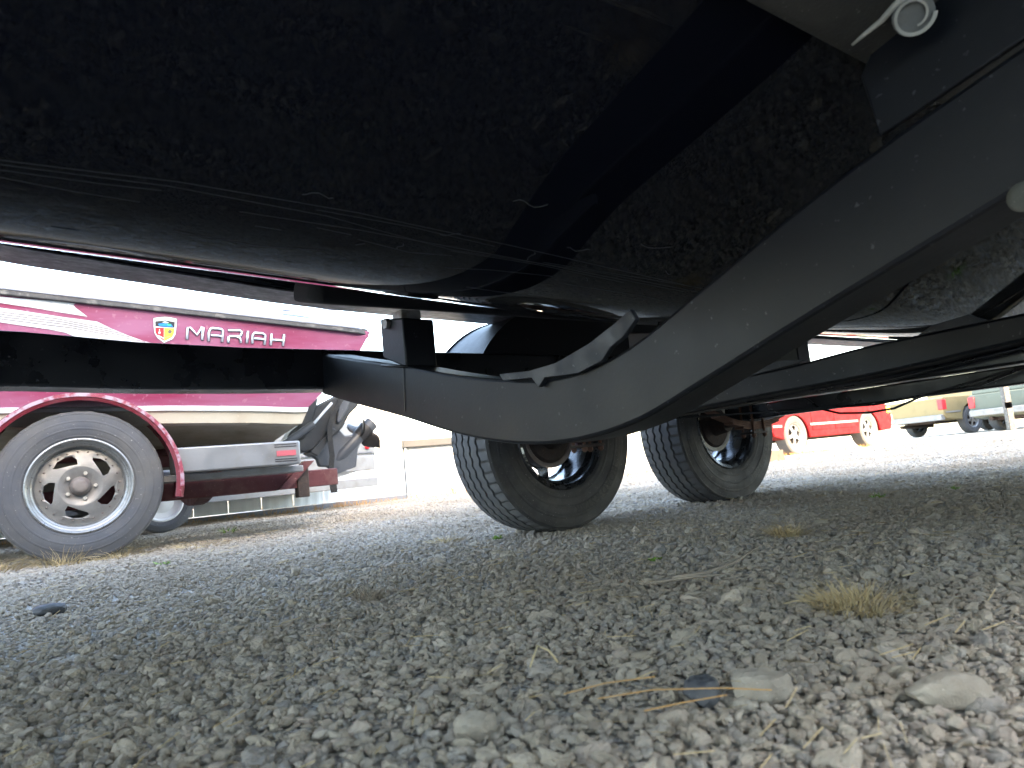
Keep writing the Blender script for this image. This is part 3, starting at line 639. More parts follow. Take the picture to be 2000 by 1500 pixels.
# step box with louvre and reflector stripe
st = MB().box(.40, 1.005, -.16, .10, .373, .496).build('step', MT['alloy'], RT2, bevel=.008)
for z_ in (.478, .466, .401, .390): MB().box(.87, .985, .1005, .1022, z_, z_+.0045).build('stripe', MT['black'], st)
MB().box(.88, .98, .1005, .1035, .420, .448).build('reflector', MT['reflector'], st)
MB().box(-3.2, 1.35, -.42, -.34, .245, .345).build('side_rail', MT['maroon'], RT2, bevel=.006)
MB().box(-3.2, 1.35, -1.88, -1.80, .245, .345).build('side_rail', MT['maroon'], RT2, bevel=.006)
MB().box(.34, 1.05, -.30, -.02, .335, .368).build('step_support', MT['zinc'], RT2, bevel=.004)
MB().box(.30, 1.02, -.5, -.44, .43, .50).build('bunk', MT['maroon'], RT2, bevel=.01)
MB().box(-2.5, .9, -.72, -.58, .50, .54).build('bunk', MT['maroon'], RT2, bevel=.01); MB().box(-2.5, .9, -1.62, -1.48, .50, .54).build('bunk', MT['maroon'], RT2, bevel=.01)
mb = MB(); rr = []
for k in range(19):
    q = -1+k/9; v_ = -1.11+.72*q; z_ = .20+.13*abs(q)**1.8; rr.append([(.62, v_, z_), (.70, v_, z_), (.70, v_, z_+.075), (.62, v_, z_+.075)])
mb.loft(rr); mb.build('crossmember', MT['maroon'], RT2, bevel=.004)
MB().tube([(0, -.12, .35), (0, -2.1, .35)], .03, 12).build('axle', MT['maroon'], RT2, smooth=40)
MB().loft([[(.98, -.36, .245), (1.04, -.36, .245), (1.04, -.30, .245), (.98, -.30, .245)], [(1.14, -.36, .40), (1.20, -.36, .40), (1.20, -.30, .40), (1.14, -.30, .40)]]).build('brace', MT['maroon'], RT2)
MB().box(1.10, 1.17, -.40, -.33, .19, .37).build('stake_pocket', MT['rust_dark'], RT2, bevel=.005)
MB().box(1.10, 1.34, -1.4, -.5, .262, .335).build('rear_plate', MT['zinc'], RT2, bevel=.01)
MB().tube([(-3.2, -.38, .29), (-5.2, -1.1, .32)], .05, 4).build('tongue', MT['maroon'], RT2); MB().tube([(-3.2, -1.84, .29), (-5.2, -1.1, .32)], .05, 4).build('tongue', MT['maroon'], RT2)

# ------------------------------------------------------------------ red boat: hull
RB = thing('motorboat', 'faded pink and white motorboat lettered MARIAH on a red trailer', 'boat', F2)
def side_v(z): return .012-.075*max(0, (1.12-z))/.42                 # side leans in towards the chine
def rz(u): return float(np.interp(u, [-5, -3, -.3, .43, 1.3, 1.49], [1.62, 1.52, 1.273, 1.211, 1.135, 1.118]))
def cz(u): return float(np.interp(u, [-5, -3, -1, .39, 1.11, 1.3], [1.25, .86, .75, .722, .692, .688]))
def bw(u): return float(np.interp(u, [-5, -4.4, -3.4, -2.2, -1, 1.5], [-1.02, -.70, -.36, -.12, -.02, 0]))   # plan inset of the side
def rsect(u, rake=0):
    o = bw(u); c_ = cz(u); r_ = rz(u); S_ = []
    S_ += [(o+.012, r_), (o+side_v(1.0), (r_*.62+c_*.38)), (o+side_v(.92)+.014, (r_*.40+c_*.60)), (o+side_v(.90)-.012, (r_*.37+c_*.63)), (o-.062, c_+.004), (o-.050, c_-.006), (o-.050, c_-.022), (o-.064, c_-.030), (o-.075, c_-.085), (o-.17, c_-.088)]
    for f in (.0, .3, .32, .36, .7, .72, .76, 1.0):
        zz = c_-.088-(c_-.088-(.44+max(0, -u-1.2)*.10))*(f**.9); vv = o-.17+(-1.10-(o-.17))*f
        S_.append((vv, zz-(.014 if f in (.32, .72) else 0)))
    keel = S_.pop(); mir = [(-2.2-v_, z_) for v_, z_ in reversed(S_)]
    return [(u, v_, z_) for v_, z_ in S_+[keel]+mir]
mb = MB(); us = [-5, -4.4, -3.8, -3.2, -2.6, -2.0, -1.4, -.9, -.4, 0, .4, .8]
rings = [rsect(u) for u in us]
last = [(float(np.interp(z_, [.40, .49, .61, .69, .784, 1.016, 1.118, 1.3], [.93, .97, 1.08, 1.11, 1.21, 1.45, 1.49, 1.5])), v_*1.0-.004*(1 if v_ > -1.1 else -1), z_) for _, v_, z_ in rsect(1.42)]
rings.append([(a-.06, b, c_) for a, b, c_ in last]); rings.append(last)
mb.loft(rings, closed=False); mb.add(last, [tuple(range(len(last)))])
ho = mb.build('hull', [MT['pink'], MT['white_gel'], MT['cream'], MT['tan']], RB, smooth=35)
ns = len(last)
for p in ho.data.polygons:
    # colour bands follow the girth of the hull
    zc_ = p.center.z; uu = p.center.x; c_ = cz(uu)
    if zc_ > c_-.0: p.material_index = 0
    elif zc_ > c_-.02: p.material_index = 1
    elif zc_ > c_-.09: p.material_index = 2
    else: p.material_index = 3
# deck and rub rail
dk = MB(); rr = []
for u in us+[1.1, 1.36, 1.46]:
    r_ = rz(u); o = bw(u); k = 0 if u < 1.3 else (u-1.3)/.16*.05
    prof = [(o+.0-k, r_+.002), (o-.02-k, r_+.035), (o-.10-k, r_+.085-k), (o-.45, r_+.135-k), (-1.1, r_+.15-k)]
    rr.append([(u, v_, z_) for v_, z_ in prof]+[(u, -2.2-v_, z_) for v_, z_ in reversed(prof[:-1])])
dk.loft(rr, closed=False); dk.add(rr[-1], [tuple(range(len(rr[-1])))]); dk.build('deck', MT['white_gel'], RB, smooth=40)
path = [(u, bw(u)+.018, rz(u)) for u in us+[1.1, 1.3, 1.40]]+[(1.465, -.01, rz(1.47)), (1.49, -.06, rz(1.49)), (1.49, -1.1, rz(1.49)), (1.49, -2.14, rz(1.49)), (1.40, -2.2, rz(1.4))]
def sweep_rect(path, w_, h_):
    rings = []
    for i, p in enumerate(path):
        d = Vector(path[min(i+1, len(path)-1)])-Vector(path[max(i-1, 0)]); nrm = Vector((-d.y, d.x, 0)).normalized(); p = Vector(p)
        rings.append([p-nrm*w_/2+Vector((0, 0, -h_/2)), p+nrm*w_/2+Vector((0, 0, -h_/2)), p+nrm*w_/2+Vector((0, 0, h_/2)), p-nrm*w_/2+Vector((0, 0, h_/2))])
    return MB().loft(rings)
rb_ = sweep_rect(path, .022, .040).build('rub_rail', MT['rubrail'], RB, bevel=.005)
sweep_rect([(a, b+.009 if a < 1.41 else b, c_+.012) for a, b, c_ in path[:-4]], .012, .014).build('rail_insert', MT['rubinsert'], rb_, bevel=.003)
# engine vent on the deck edge
def uz(x, y, v=.02): return F2.on_v(x, y, v)
vq = [uz(533, 591), uz(541, 602), uz(678, 614), uz(664, 602)]
vt = MB().plate([(a, b+.006) for a, b in vq], [], lambda x, y: (x, .006-(y-rz(x))*.55, y), (0, .012, 0)).build('deck_vent', MT['rubinsert'], RB)
for k in range(3):
    z0 = .016+.012*k; MB().plate([(vq[0][0]+.06, rz(vq[0][0]+.06)+.030+z0), (vq[3][0]-.02, rz(vq[3][0])+.030+z0), (vq[3][0]-.02, rz(vq[3][0])+.036+z0), (vq[0][0]+.06, rz(vq[0][0]+.06)+.036+z0)], [], lambda x, y: (x, .0195-(y-rz(x))*.55, y), (0, .003, 0)).build('slat', MT['vent'], vt)
# graphics on the side: traced shapes sit 2 mm proud of the flat topside
def dec(px, name, mat, proud=.002, parent=RB):
    pts = [uz(x/5, 480+y/5, .0) for x, y in px]
    return MB().plate(pts, [], lambda x, y: (x, side_at(x, y)+proud, y), (0, .0008, 0)).build(name, mat, parent)
def side_at(x, z):
    s_ = rsect(x)[:5]
    for (_, va, za), (_, vb, zb) in zip(s_, s_[1:]):
        if zb <= z <= za: return vb+(va-vb)*(z-zb)/max(1e-6, za-zb)
    return s_[0][1]
dec([(-260, 475), (0, 497), (400, 530), (757, 552), (716, 574), (738, 605), (856, 690), (600, 650), (400, 615), (200, 585), (0, 555), (-260, 520)], 'graphic', MT['white_gel'])
dec([(-260, 560), (0, 600), (200, 628), (600, 690), (800, 716), (950, 738), (1090, 805), (1250, 870), (1400, 922), (1640, 985), (1500, 1010), (1100, 985), (850, 935), (640, 842), (470, 808), (200, 770), (0, 740), (-260, 700)], 'graphic', MT['white_gel'])
for k, (a, b) in enumerate((((0, 640), (1090, 812)), ((0, 662), (1190, 850)), ((0, 684), (1270, 882)), ((0, 706), (1420, 930)))):
    mx, my = (a[0]+b[0])/2, (a[1]+b[1])/2-22
    up_ = [(-200, a[1]-28)]+[a, (mx, my), b]; dn = [(x, y+4.5) for x, y in reversed(up_)]
    dec(up_+dn, 'pinstripe', MT['maroon'], .0034)
# lettering: rounded strokes
def stroke(px, w_=3.0, name='letter'):
    """polyline in photo pixels drawn as a chrome bead on the topside"""
    pts = [uz(x, y, .0) for x, y in px]; P = [(a, side_at(a, b)+.004, b) for a, b in pts]
    return MB().tube(P, w_/2/340.0, 8)
def lpt(x, y): return (250+x*.26, 540+y*.26)       # from the enlarged view
LET = {'M': [[(445, 470), (450, 385), (468, 384), (520, 440), (555, 382), (566, 382), (560, 440), (560, 475)]],
       'A': [[(608, 485), (608, 420), (620, 393), (640, 388), (700, 395), (713, 408), (708, 490)], [(625, 440), (706, 447)]],
       'R': [[(756, 497), (756, 450)], [(752, 405), (840, 405), (856, 418), (850, 440), (835, 450), (762, 447)], [(820, 450), (842, 462), (850, 498)]],
       'I': [[(901, 410), (894, 500)]],
       'A2': [[(935, 503), (937, 440), (950, 424), (1010, 428), (1030, 440), (1028, 512)], [(950, 465), (1026, 472)]],
       'H': [[(1078, 430), (1074, 515)], [(1172, 435), (1166, 520)], [(1078, 475), (1168, 480)]]}
for ch, sts in LET.items():
    mb = MB(); mo = MB()
    for s_ in sts:
        a = stroke([lpt(*p) for p in s_], 4.2); mb.add(a.v, a.f)
        for f in ():
            pass
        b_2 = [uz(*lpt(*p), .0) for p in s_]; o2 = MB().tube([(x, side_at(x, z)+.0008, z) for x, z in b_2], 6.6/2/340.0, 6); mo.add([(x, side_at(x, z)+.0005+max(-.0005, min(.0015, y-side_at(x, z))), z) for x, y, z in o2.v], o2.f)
    lo = mb.build('letter', MT['chrome'], RB, smooth=True); mo.build('letter_outline', MT['black'], lo)  # flat black outline, wider than the chrome stroke
# crest
def cpt(x, y): return uz(x/5, 480+y/5, .0)
def cdec(px, mat, pr, name, parent): return MB().plate([cpt(*p) for p in px], [], lambda x, y: (x, side_at(x, y)+pr, y), (0, .001, 0)).build(name, mat, parent)
sh = [(1500, 708), (1560, 698), (1615, 695), (1670, 702), (1728, 716), (1722, 800), (1716, 860), (1690, 905), (1605, 942), (1540, 895), (1512, 850), (1502, 790)]
cr = cdec([(1605+(x-1605)*1.035, 815+(y-815)*1.035) for x, y in sh], MT['black'], .0015, 'crest', RB); cdec(sh, MT['white'], .0028, 'shield', cr)
cdec([(1516, 738), (1615, 728), (1708, 745), (1705, 800), (1600, 793), (1517, 783)], MT['black'], .0042, 'top_band', cr)
cdec([(1545, 762), (1605, 755), (1672, 768), (1690, 792), (1600, 788), (1555, 782)], MT['blue'], .0055, 'wave', cr)
cdec([(1635, 760), (1665, 765), (1668, 780), (1638, 776)], MT['green'], .0068, 'wave', cr)
cdec([(1582, 748), (1615, 740), (1650, 752), (1615, 756)], MT['white'], .0068, 'peak', cr)
cdec([(1517, 796), (1602, 800), (1602, 925), (1545, 880), (1520, 845)], MT['red'], .0042, 'red_field', cr)
cdec([(1606, 800), (1706, 806), (1700, 855), (1680, 890), (1606, 928)], MT['yellow'], .0042, 'yellow_field', cr)
cdec([(1545, 868), (1600, 895), (1600, 905), (1543, 880)], MT['white'], .0055, 'scroll', cr); cdec([(1612, 893), (1668, 878), (1668, 884), (1612, 902)], MT['lid'], .0055, 'scroll', cr)
cdec([(1660+19*math.cos(a), 838+19*math.sin(a)) for a in (k*PI/6 for k in range(12))], MT['rubrail'], .0055, 'rosette', cr)
cdec([(1556, 812), (1562, 812), (1560, 835), (1570, 842), (1566, 858), (1552, 858), (1548, 842), (1555, 835)], MT['white'], .0055, 'figure', cr)
vs_, fs_ = text_mesh('MARIAH', 1.0); w0 = max(a for a, b in vs_)-min(a for a, b in vs_); cu_, cz0 = cpt(1615, 722)
MB().add([(cu_+x/w0*.060, side_at(cu_, cz0)+.0045, cz0+y/w0*.045-(x/w0)**2*.030+.001) for x, y in vs_], fs_).build('crest_lettering', MT['black'], cr, recalc=False)

# stern drive on the centreline
OD = MB(); VC = -1.1
def od(x, y, v=VC): return F2.on_v(x, y, v)
def slab(px, th, name, mat, parent=RB, v=VC, bev=.012):
    pts = [od(x, y, v) for x, y in px]
    return MB().plate(pts, [], lambda x, y: (x, v-th/2, y), (0, th, 0)).build(name, mat, parent, bevel=bev, seg=3)
drv = slab([(548, 868), (562, 845), (590, 822), (603, 800), (628, 786), (655, 772), (700, 782), (690, 798), (676, 812), (664, 835), (650, 850), (625, 862), (604, 882), (588, 886)], .16, 'stern_drive', MT['drive'])
slab([(604, 872), (622, 858), (640, 838), (652, 826), (660, 830), (663, 842), (672, 852), (683, 850), (698, 846), (704, 862), (697, 880), (694, 912), (655, 927), (638, 912), (622, 912), (617, 898), (604, 888)], .055, 'lower_unit', MT['drive_grey'], drv)
slab([(598, 885), (640, 838), (648, 842), (612, 892)], .20, 'cavitation_plate', MT['drive'], drv, bev=.004)
slab([(655, 777), (676, 780), (672, 800), (655, 830), (648, 828)], .205, 'side_cover', MT['drive_grey'], drv)
a, b = od(650, 905), od(726, 826)
MB().tube([(a[0], VC, a[1]), (a[0]*.8+b[0]*.2, VC, a[1]*.8+b[1]*.2), (a[0]*.4+b[0]*.6, VC, a[1]*.4+b[1]*.6), (b[0], VC, b[1])], [.020, .045, .047, .052], 20).build('gearcase', MT['drive_grey'], drv, smooth=40)
hub_c = Vector((a[0]*.25+b[0]*.75, VC, a[1]*.25+b[1]*.75)); ax = Vector((b[0]-a[0], 0, b[1]-a[1])).normalized()
pr_ = bpy.data.objects.new('propeller', None); C.objects.link(pr_); pr_.parent = drv
MB().tube([hub_c-ax*.045, hub_c+ax*.05], [.050, .058], 20).build('propeller_hub', MT['prop'], pr_, smooth=40)
e1 = Vector((0, 1, 0)); e2 = ax.cross(e1)
for k in range(3):
    ang = 2*PI*k/3+R(182); rd = math.cos(ang)*e2+math.sin(ang)*e1; tg = ax.cross(rd); rows = []
    for i in range(8):
        f = i/7; r_ = .045+.135*f; wd = .085*math.sin(PI*min(.97, .22+.76*f))**.6; pit = R(62-34*f); row = []
        for j in range(6):
            q = (j/5-.5)*2; row.append(hub_c+rd*(r_-.02*q*q*f)+(tg*math.cos(pit)+ax*math.sin(pit))*wd*q*.8+ax*(.02*f))
        rows.append(row)
    vs_ = [p for r_ in rows for p in r_]; n_ = len(vs_); fs_ = [(i*6+j, i*6+j+1, (i+1)*6+j+1, (i+1)*6+j) for i in range(7) for j in range(5)]
    mb = MB(); mb.add([tuple(p) for p in vs_], fs_); ob = mb.build('blade', MT['prop'], pr_, smooth=True); so = ob.modifiers.new('thick', 'SOLIDIFY'); so.thickness = .004; so.offset = 0
for dv in (-.13, .13):
    c1, c2, c3 = od(558, 866, VC+dv), od(612, 828, VC+dv), od(648, 787, VC+dv)
    tc_ = MB().tube([(c1[0], VC+dv, c1[1]), (c2[0], VC+dv, c2[1])], .026, 14).build('trim_cylinder', MT['drive_grey'], drv, smooth=40)
    MB().tube([(c2[0], VC+dv, c2[1]), (c3[0], VC+dv, c3[1])], .010, 10).build('piston_rod', MT['chrome'], tc_, smooth=40)
slab([(598, 786), (616, 778), (612, 798), (604, 832), (588, 860), (560, 868)], .18, 'transom_plate', MT['drive'], drv, bev=.02)
# strap hanging from the drive
stp = [(670, 776), (655, 800), (644, 832), (645, 860), (649, 890), (647, 915)]; pts = [od(x, y, VC+.13) for x, y in stp]
mb = MB(); mb.loft([[(x-.018, VC+.125, z), (x+.018, VC+.125, z), (x+.018, VC+.130, z), (x-.018, VC+.130, z)] for x, z in pts])
p2 = [od(x, y, VC+.13) for x, y in ((645, 916), (649, 935), (653, 962))]; mb.loft([[(x-.022, VC+.122, z), (x+.022, VC+.122, z), (x+.024, VC+.132, z), (x-.020, VC+.132, z)] for x, z in p2])
so = mb.build('tie_strap', MT['strap']); so.location = F2.w(0, 0, 0); so.rotation_euler = (0, 0, F2.a)
tag(so, 'dark webbing strap hanging down over the stern drive of the pink boat', 'strap')

# ------------------------------------------------------------------ second boat behind, on a grey trailer
WB = thing('motorboat', 'white boat with grey side stripes and small red lamp behind the stern drive', 'boat', F2)
VB = -2.75
def wz(x, y): return F2.on_v(x, y, VB)
se, _ = wz(735, 900)
mb = MB(); rr = []
for u in (-3, 0, 1.2, se-.05, se):
    rr.append([(u, VB, .80), (u, VB-.01, .52), (u, VB-.09, .45), (u, VB-.5, .37), (u, VB-1.1, .33), (u, VB-1.7, .37), (u, VB-2.15, .45), (u, VB-2.2, .80), (u, VB-2.15, .84), (u, VB-.05, .84)])
mb.loft(rr); wh = mb.build('hull', [worn('dull_white_hull', (.20, .21, .215), (.17, .17, .165), .4, 3)], WB, smooth=30)
for yy in (884, 892, 900): z_ = wz(717, yy)[1]; MB().box(-2.5, se-.03, VB+.001, VB+.006, z_, z_+.014).build('side_stripe', MT['lid'], WB)
rl_u, rl_z = wz(717, 873); lo = MB(); lo.revolve([(0, .024), (.012, .020), (.018, 0)], (rl_u, VB, rl_z), 16); lo.build('side_lamp', MT['red'], WB, smooth=True)
mb = MB(); rr = []
for u in (-2.5, se-.02): rr.append([(u, VB+.012+dv, z_) for dv, z_ in ((0, .36), (.0, .50), (-.06, .53), (-.2, .50), (-.2, .36))])
mb.loft(rr).build('lower_skirt', MT['zinc'], WB, bevel=.006)
WT = thing('boat_trailer', 'low grey boat trailer under the white boat in the background', 'boat trailer', F2)
wu, wz0 = F2.on_v(740, 940, -2.6)
MB().box(-3, wu, -2.72, -2.62, .20, .285).build('side_rail', MT['zinc'], WT, bevel=.006); MB().box(-3, wu, -4.7, -4.6, .20, .285).build('side_rail', MT['zinc'], WT, bevel=.006)
MB().box(wu-.32, wu-.24, -4.6, -2.72, .21, .28).build('crossmember', MT['zinc'], WT, bevel=.004)
MB().box(-.5, wu-.3, -3.3, -3.1, .286, .328).build('bunk', MT['carpet'], WT, bevel=.004); MB().box(-.5, wu-.3, -4.3, -4.1, .286, .328).build('bunk', MT['carpet'], WT, bevel=.004)
gx = F2.on_v(316, 1015, -2.55)
def small_wheel(root, u, v, s_):
    e = bpy.data.objects.new('wheel', None); C.objects.link(e); e.parent = root; e.location = (u, -v, .245)
    mb = MB(); tyre_mesh(mb, (0, 0, 0), .49, .15, .155, 72, False); mb.build('tyre', [MT['rubber_old'], MT['tread_old']], e, smooth=30)
    mb = MB(); mb.revolve([(s_*.062, .160), (s_*.066, .150), (s_*.03, .135), (s_*.02, .09), (s_*.035, .06), (s_*.04, 0)], (0, 0, 0), 36); mb.build('rim', MT['white'], e, smooth=30)
small_wheel(WT, gx[0], -2.53, 1); small_wheel(WT, gx[0], -4.8, -1)
MB().tube([(gx[0], -2.6, .245), (gx[0], -4.75, .245)], .022, 10).build('axle', MT['zinc'], WT)

# ------------------------------------------------------------------ siding fence and white storage box
F3 = Frame(-1.32, 8.42, 31)
FE = thing('fence', 'low pale blue corrugated metal fence behind the boats', 'fence', F3)
pn = None
for k in range(26):
    u0 = -8.6+.33*k
    if pn is None:
        xs = np.linspace(0, .326, 14); prof = [(x, .003*(1 if (i//2) % 2 else 0)) for i, x in enumerate(xs)]
        mb = MB(); mb.loft([[(x, v_, .06), (x, v_, 1.15), (x, v_-.003, 1.15), (x, v_-.003, .06)] for x, v_ in prof]); pn = mb.build('panel', MT['wall_blue'], FE); pn.location.x = u0
    else:
        c_ = pn.copy(); C.objects.link(c_); c_.location.x = u0
MB().box(-8.6, -.05, -.03, .03, 0, .055).build('bottom_rail', MT['lid'], FE)
MB().box(-8.6, -.05, -.06, -.02, .8, .86).build('top_rail', MT['lid'], FE)
SB = thing('storage_shed', 'low sunlit white storage box with grey roof edge behind the stern drive', 'shed', F3)
MB().box(.02, 3.5, -3.0, 0, 0, .60).build('wall', MT['wall_white'], SB, bevel=.01)
MB().add([(-.06, .08, .602), (3.6, .08, .602), (3.6, .08, .69), (-.06, .08, .69), (-.06, -3.1, .70), (3.6, -3.1, .70), (3.6, -3.1, .60), (-.06, -3.1, .60)], [(0, 1, 2, 3), (3, 2, 5, 4), (4, 5, 6, 7), (0, 7, 6, 1), (0, 3, 4, 7), (1, 6, 5, 2)]).build('roof', MT['roof_edge'], SB, bevel=.008)
pu, pz = F3.on_v(797, 930, .05); MB().tube([(pu, .03, 0), (pu, .03, .70)], .012, 8).build('downpipe', MT['wall_white'], SB)
[MB().box(q, q+.012, 0, .005, .02, .6).build('panel_joint', MT['black'], SB) for q in (pu-.02, pu+1.2, pu+2.4)]
wl = MB().box(0, 1.6, -.1, .1, 0, .14); wo = wl.build('timber_beam', MT['wood']); p = F1.w(2.9, -1.6); wo.location = (2.05, 9.3, 0); wo.rotation_euler = (0, 0, R(20)); tag(wo, 'short brown timber lying between the two black trailer wheels in the background', 'timber')

# ------------------------------------------------------------------ rounded pan slung under the rear of our trailer, and the sagging brake cable
mb = MB(); rr = []
for u, k in ((1.40, .94), (1.43, 1.0), (1.75, 1.0), (2.05, .97), (2.1, .9)):
    rr.append([(u, .98+.76*k*a, .300+.145*abs(a)**2.3+(1-k)*.10) for a in (q/10-1 for q in range(21))]+[(u, .98+.74*k*a, z_) for a, z_ in ((1, .60), (.3, .51), (-.1, .475), (-.6, .47), (-1, .50))])
pan = mb.build('underbody_pan', worn('black_plastic_pan', (.006, .0065, .007), (.010, .010, .010), .6, 4), TR, smooth=35)
MB().tube([(1.42, 1.05, .306), (1.42, 1.05, .284)], .012, 8).build('drain_plug', MT['rust_dark'], pan)
for v_ in (1.35, 1.65): MB().box(1.6, 1.66, v_-.02, v_+.02, .50, .62).build('pan_hanger', MT['trailer_dark'], pan)
MB().tube([(.88, .30, .44), (.88, .45, .425), (.88, .56, .395), (.88, .604, .352), (.88, .68, .325), (.88, .786, .314), (.88, .88, .318), (.88, .97, .345), (.88, 1.3, .40), (.88, 2.1, .48)], .0045, 6).build('brake_cable', MT['trailer_dark'], TR, smooth=True)
o = MB().box(-.05, .05, -.12, .12, 0, .50).build('support_post', MT['wood'], bevel=.004); o.location = (3.66, 3.75, 0); o.rotation_euler = (0, 0, R(-37)); tag(o, 'tan timber post standing at the right edge behind the trailer', 'post')

# ------------------------------------------------------------------ parked vehicles
def car_wheel(root, u, v, s_, D, mat_r):
    e = bpy.data.objects.new('wheel', None); C.objects.link(e); e.parent = root; e.location = (u, -v, D/2)
    mb = MB(); h = .115; r_ = D/2; rm = D*.29
    mb.revolve([(-h*.8, rm), (-h, rm+.04), (-h, r_*.92), (-h*.8, r_*.985), (-h*.3, r_), (h*.3, r_), (h*.8, r_*.985), (h, r_*.92), (h, rm+.04), (h*.8, rm)], (0, 0, 0), 48)
    mb.build('tyre', MT['rubber_old'], e, smooth=35)
    holes = []
    for k in range(5):
        a = 2*PI*k/5+.2; holes.append([(q*math.cos(a+b), q*math.sin(a+b)) for q, b in ((rm*.42, -.30), (rm*.80, -.42), (rm*.86, 0), (rm*.80, .42), (rm*.42, .30), (rm*.36, 0))])
    mb = MB(); mb.plate(circ(rm*.96, 40), holes, lambda x, y: (x, s_*(h*.55+.02*(1-math.hypot(x, y)/rm)), y), (0, -s_*.02, 0), back=circ(rm*.3, 16)); mb.revolve([(s_*h*.85, rm), (s_*h*.9, rm*1.03), (s_*h*.7, rm*.93), (-s_*h*.6, rm*.9)], (0, 0, 0), 40)
    mb.revolve([(s_*h*.5, rm*.2), (s_*h*.8, rm*.18), (s_*h*.82, 0)], (0, 0, 0), 16); mb.build('rim', mat_r, e, smooth=35)
    mb = MB(); mb.revolve([(s_*.02, rm*.85), (s_*.02, 0)], (0, 0, 0), 24); mb.build('brake_disc', MT['rust_dark'], e)
def vehicle(name, label, cat, loc, rot, col, kind, L_=4.7, W_=1.80, H_=1.70, D=.70, wb=(.95, 3.65), clear=.30, lower=None, rim='alloy'):
    """u = 0 rear bumper to u = L_ nose, +v = side seen"""
    root = thing(name, label, cat, loc=loc, rot=rot); body = worn(name+'_paint', col, tuple(x*.8+.003 for x in col), .5, 3, coat=0, speck=False); BS(body).inputs['Specular IOR Level'].default_value = .12
    ar = D*.58; waist = .98 if kind != 'pickup' else 1.05
    def arch_pts(c0): return [(c0-ar*math.cos(a), clear-.02+ar*math.sin(a)*1.02) for a in (PI*k/12 for k in range(13))]
    bot = [(L_-.02, .48), (L_-.10, clear), (wb[1]+ar+.02, clear-.02)]+list(reversed(arch_pts(wb[1])))+list(reversed(arch_pts(wb[0])))+[(wb[0]-ar-.02, clear-.02), (.10, clear+.04), (0, .55)]
    top = [(.02, waist-.02), (.10, waist), (L_*.70, waist), (L_-.5, waist-.07), (L_-.05, waist-.22)]
    prof = top+bot
    def sk(v0, ins):
        return lambda x, y: (x, v0, y)
    mb = MB()
    rows = []
    for vv, sh_ in ((-W_/2, .93), (-W_/2+.06, 1), (W_/2-.06, 1), (W_/2, .93)): pass
    mb.plate(prof, [], lambda x, y: (x, W_/2, y), (0, -W_, 0)); mb.build('body', body, root, bevel=.045, seg=3)
    # greenhouse
    if kind == 'pickup': gh = (1.75, 2.25, 3.25, 3.75)
    elif kind == 'van': gh = (.05, .15, L_*.66, L_*.80)
    else: gh = (.06, .28, L_*.56, L_*.70)
    a0, a1, a2, a3 = gh; tw_ = .16; rr = [[(a0, W_/2-.03, waist-.01), (a3, W_/2-.03, waist-.01), (a3, -W_/2+.03, waist-.01), (a0, -W_/2+.03, waist-.01)], [(a1, W_/2-tw_, H_), (a2, W_/2-tw_, H_), (a2, -W_/2+tw_, H_), (a1, -W_/2+tw_, H_)]]
    mb = MB(); mb.loft(rr); mb.build('cabin', body, root, bevel=.05, seg=3)
    def onside(u, z, s_, pr): f = (z-waist)/(H_-waist); return (u, s_*(W_/2-.03-(tw_-.03)*f+pr), z)
    n_w = 2 if kind == 'pickup' else 3
    for s_ in (1, -1):
        for k in range(n_w):
            b0, b1 = a0+.14+(a3-a0-.45)*k/n_w, a0+.10+(a3-a0-.45)*(k+1)/n_w-.03; t0, t1 = a1+.06+(a2-a1-.1)*k/n_w, a1+.04+(a2-a1-.1)*(k+1)/n_w
            z0, z1 = waist+.05, H_-.10; P = [onside(b0, z0, s_, .004), onside(b1, z0, s_, .004), onside(t1, z1, s_, .004), onside(t0, z1, s_, .004)]
            mb = MB(); mb.loft([P, [(a, b-s_*.02, c_) for a, b, c_ in P]]); mb.build('side_window', MT['glass'], root)
        for k in range(2 if kind == 'pickup' else 2):
            d0 = (wb[0]+ar+.10)+k*((wb[1]-ar-.1)-(wb[0]+ar+.1))/2; d1 = d0+((wb[1]-ar-.1)-(wb[0]+ar+.1))/2-.012
            do = MB().box(d0, d1, s_*W_/2-.012, s_*(W_/2+.006), clear+.10, waist-.06).build('door', body, root, bevel=.006)
            MB().box(d0+.08, d0+.2, s_*(W_/2+.006) if s_ > 0 else s_*(W_/2+.03), s_*(W_/2+.03) if s_ > 0 else s_*(W_/2+.006), waist-.2, waist-.17).build('handle', MT['rubrail'], do)
        MB().box(wb[0]+ar+.04, wb[1]-ar-.04, min(s_*W_/2, s_*(W_/2+.014)), max(s_*W_/2, s_*(W_/2+.014)), clear+.19, clear+.23).build('side_moulding', lower or MT['zinc'], root, bevel=.004)
        MB().box(.08, wb[0]-ar-.04, min(s_*W_/2, s_*(W_/2+.014)), max(s_*W_/2, s_*(W_/2+.014)), clear+.19, clear+.23).build('side_moulding', lower or MT['zinc'], root, bevel=.004)
        for wu_ in wb: car_wheel(root, wu_, s_*(W_/2-.13), s_, D, MT[rim])
        MB().box(-.02, .14, min(s_*(W_/2-.14), s_*(W_/2+.012)), max(s_*(W_/2-.14), s_*(W_/2+.012)), waist-.34, waist-.06).build('tail_lamp', MT['red'], root, bevel=.01)
        MB().box(L_-.20, L_-.02, min(s_*(W_/2-.3), s_*(W_/2+.01)), max(s_*(W_/2-.3), s_*(W_/2+.01)), waist-.36, waist-.22).build('headlamp', MT['yellow'] if s_ > 0 else MT['glass'], root, bevel=.02)
    MB().box(-.09, .06, -W_/2+.02, W_/2-.02, .42, .58).build('rear_bumper', lower or MT['zinc'], root, bevel=.02)
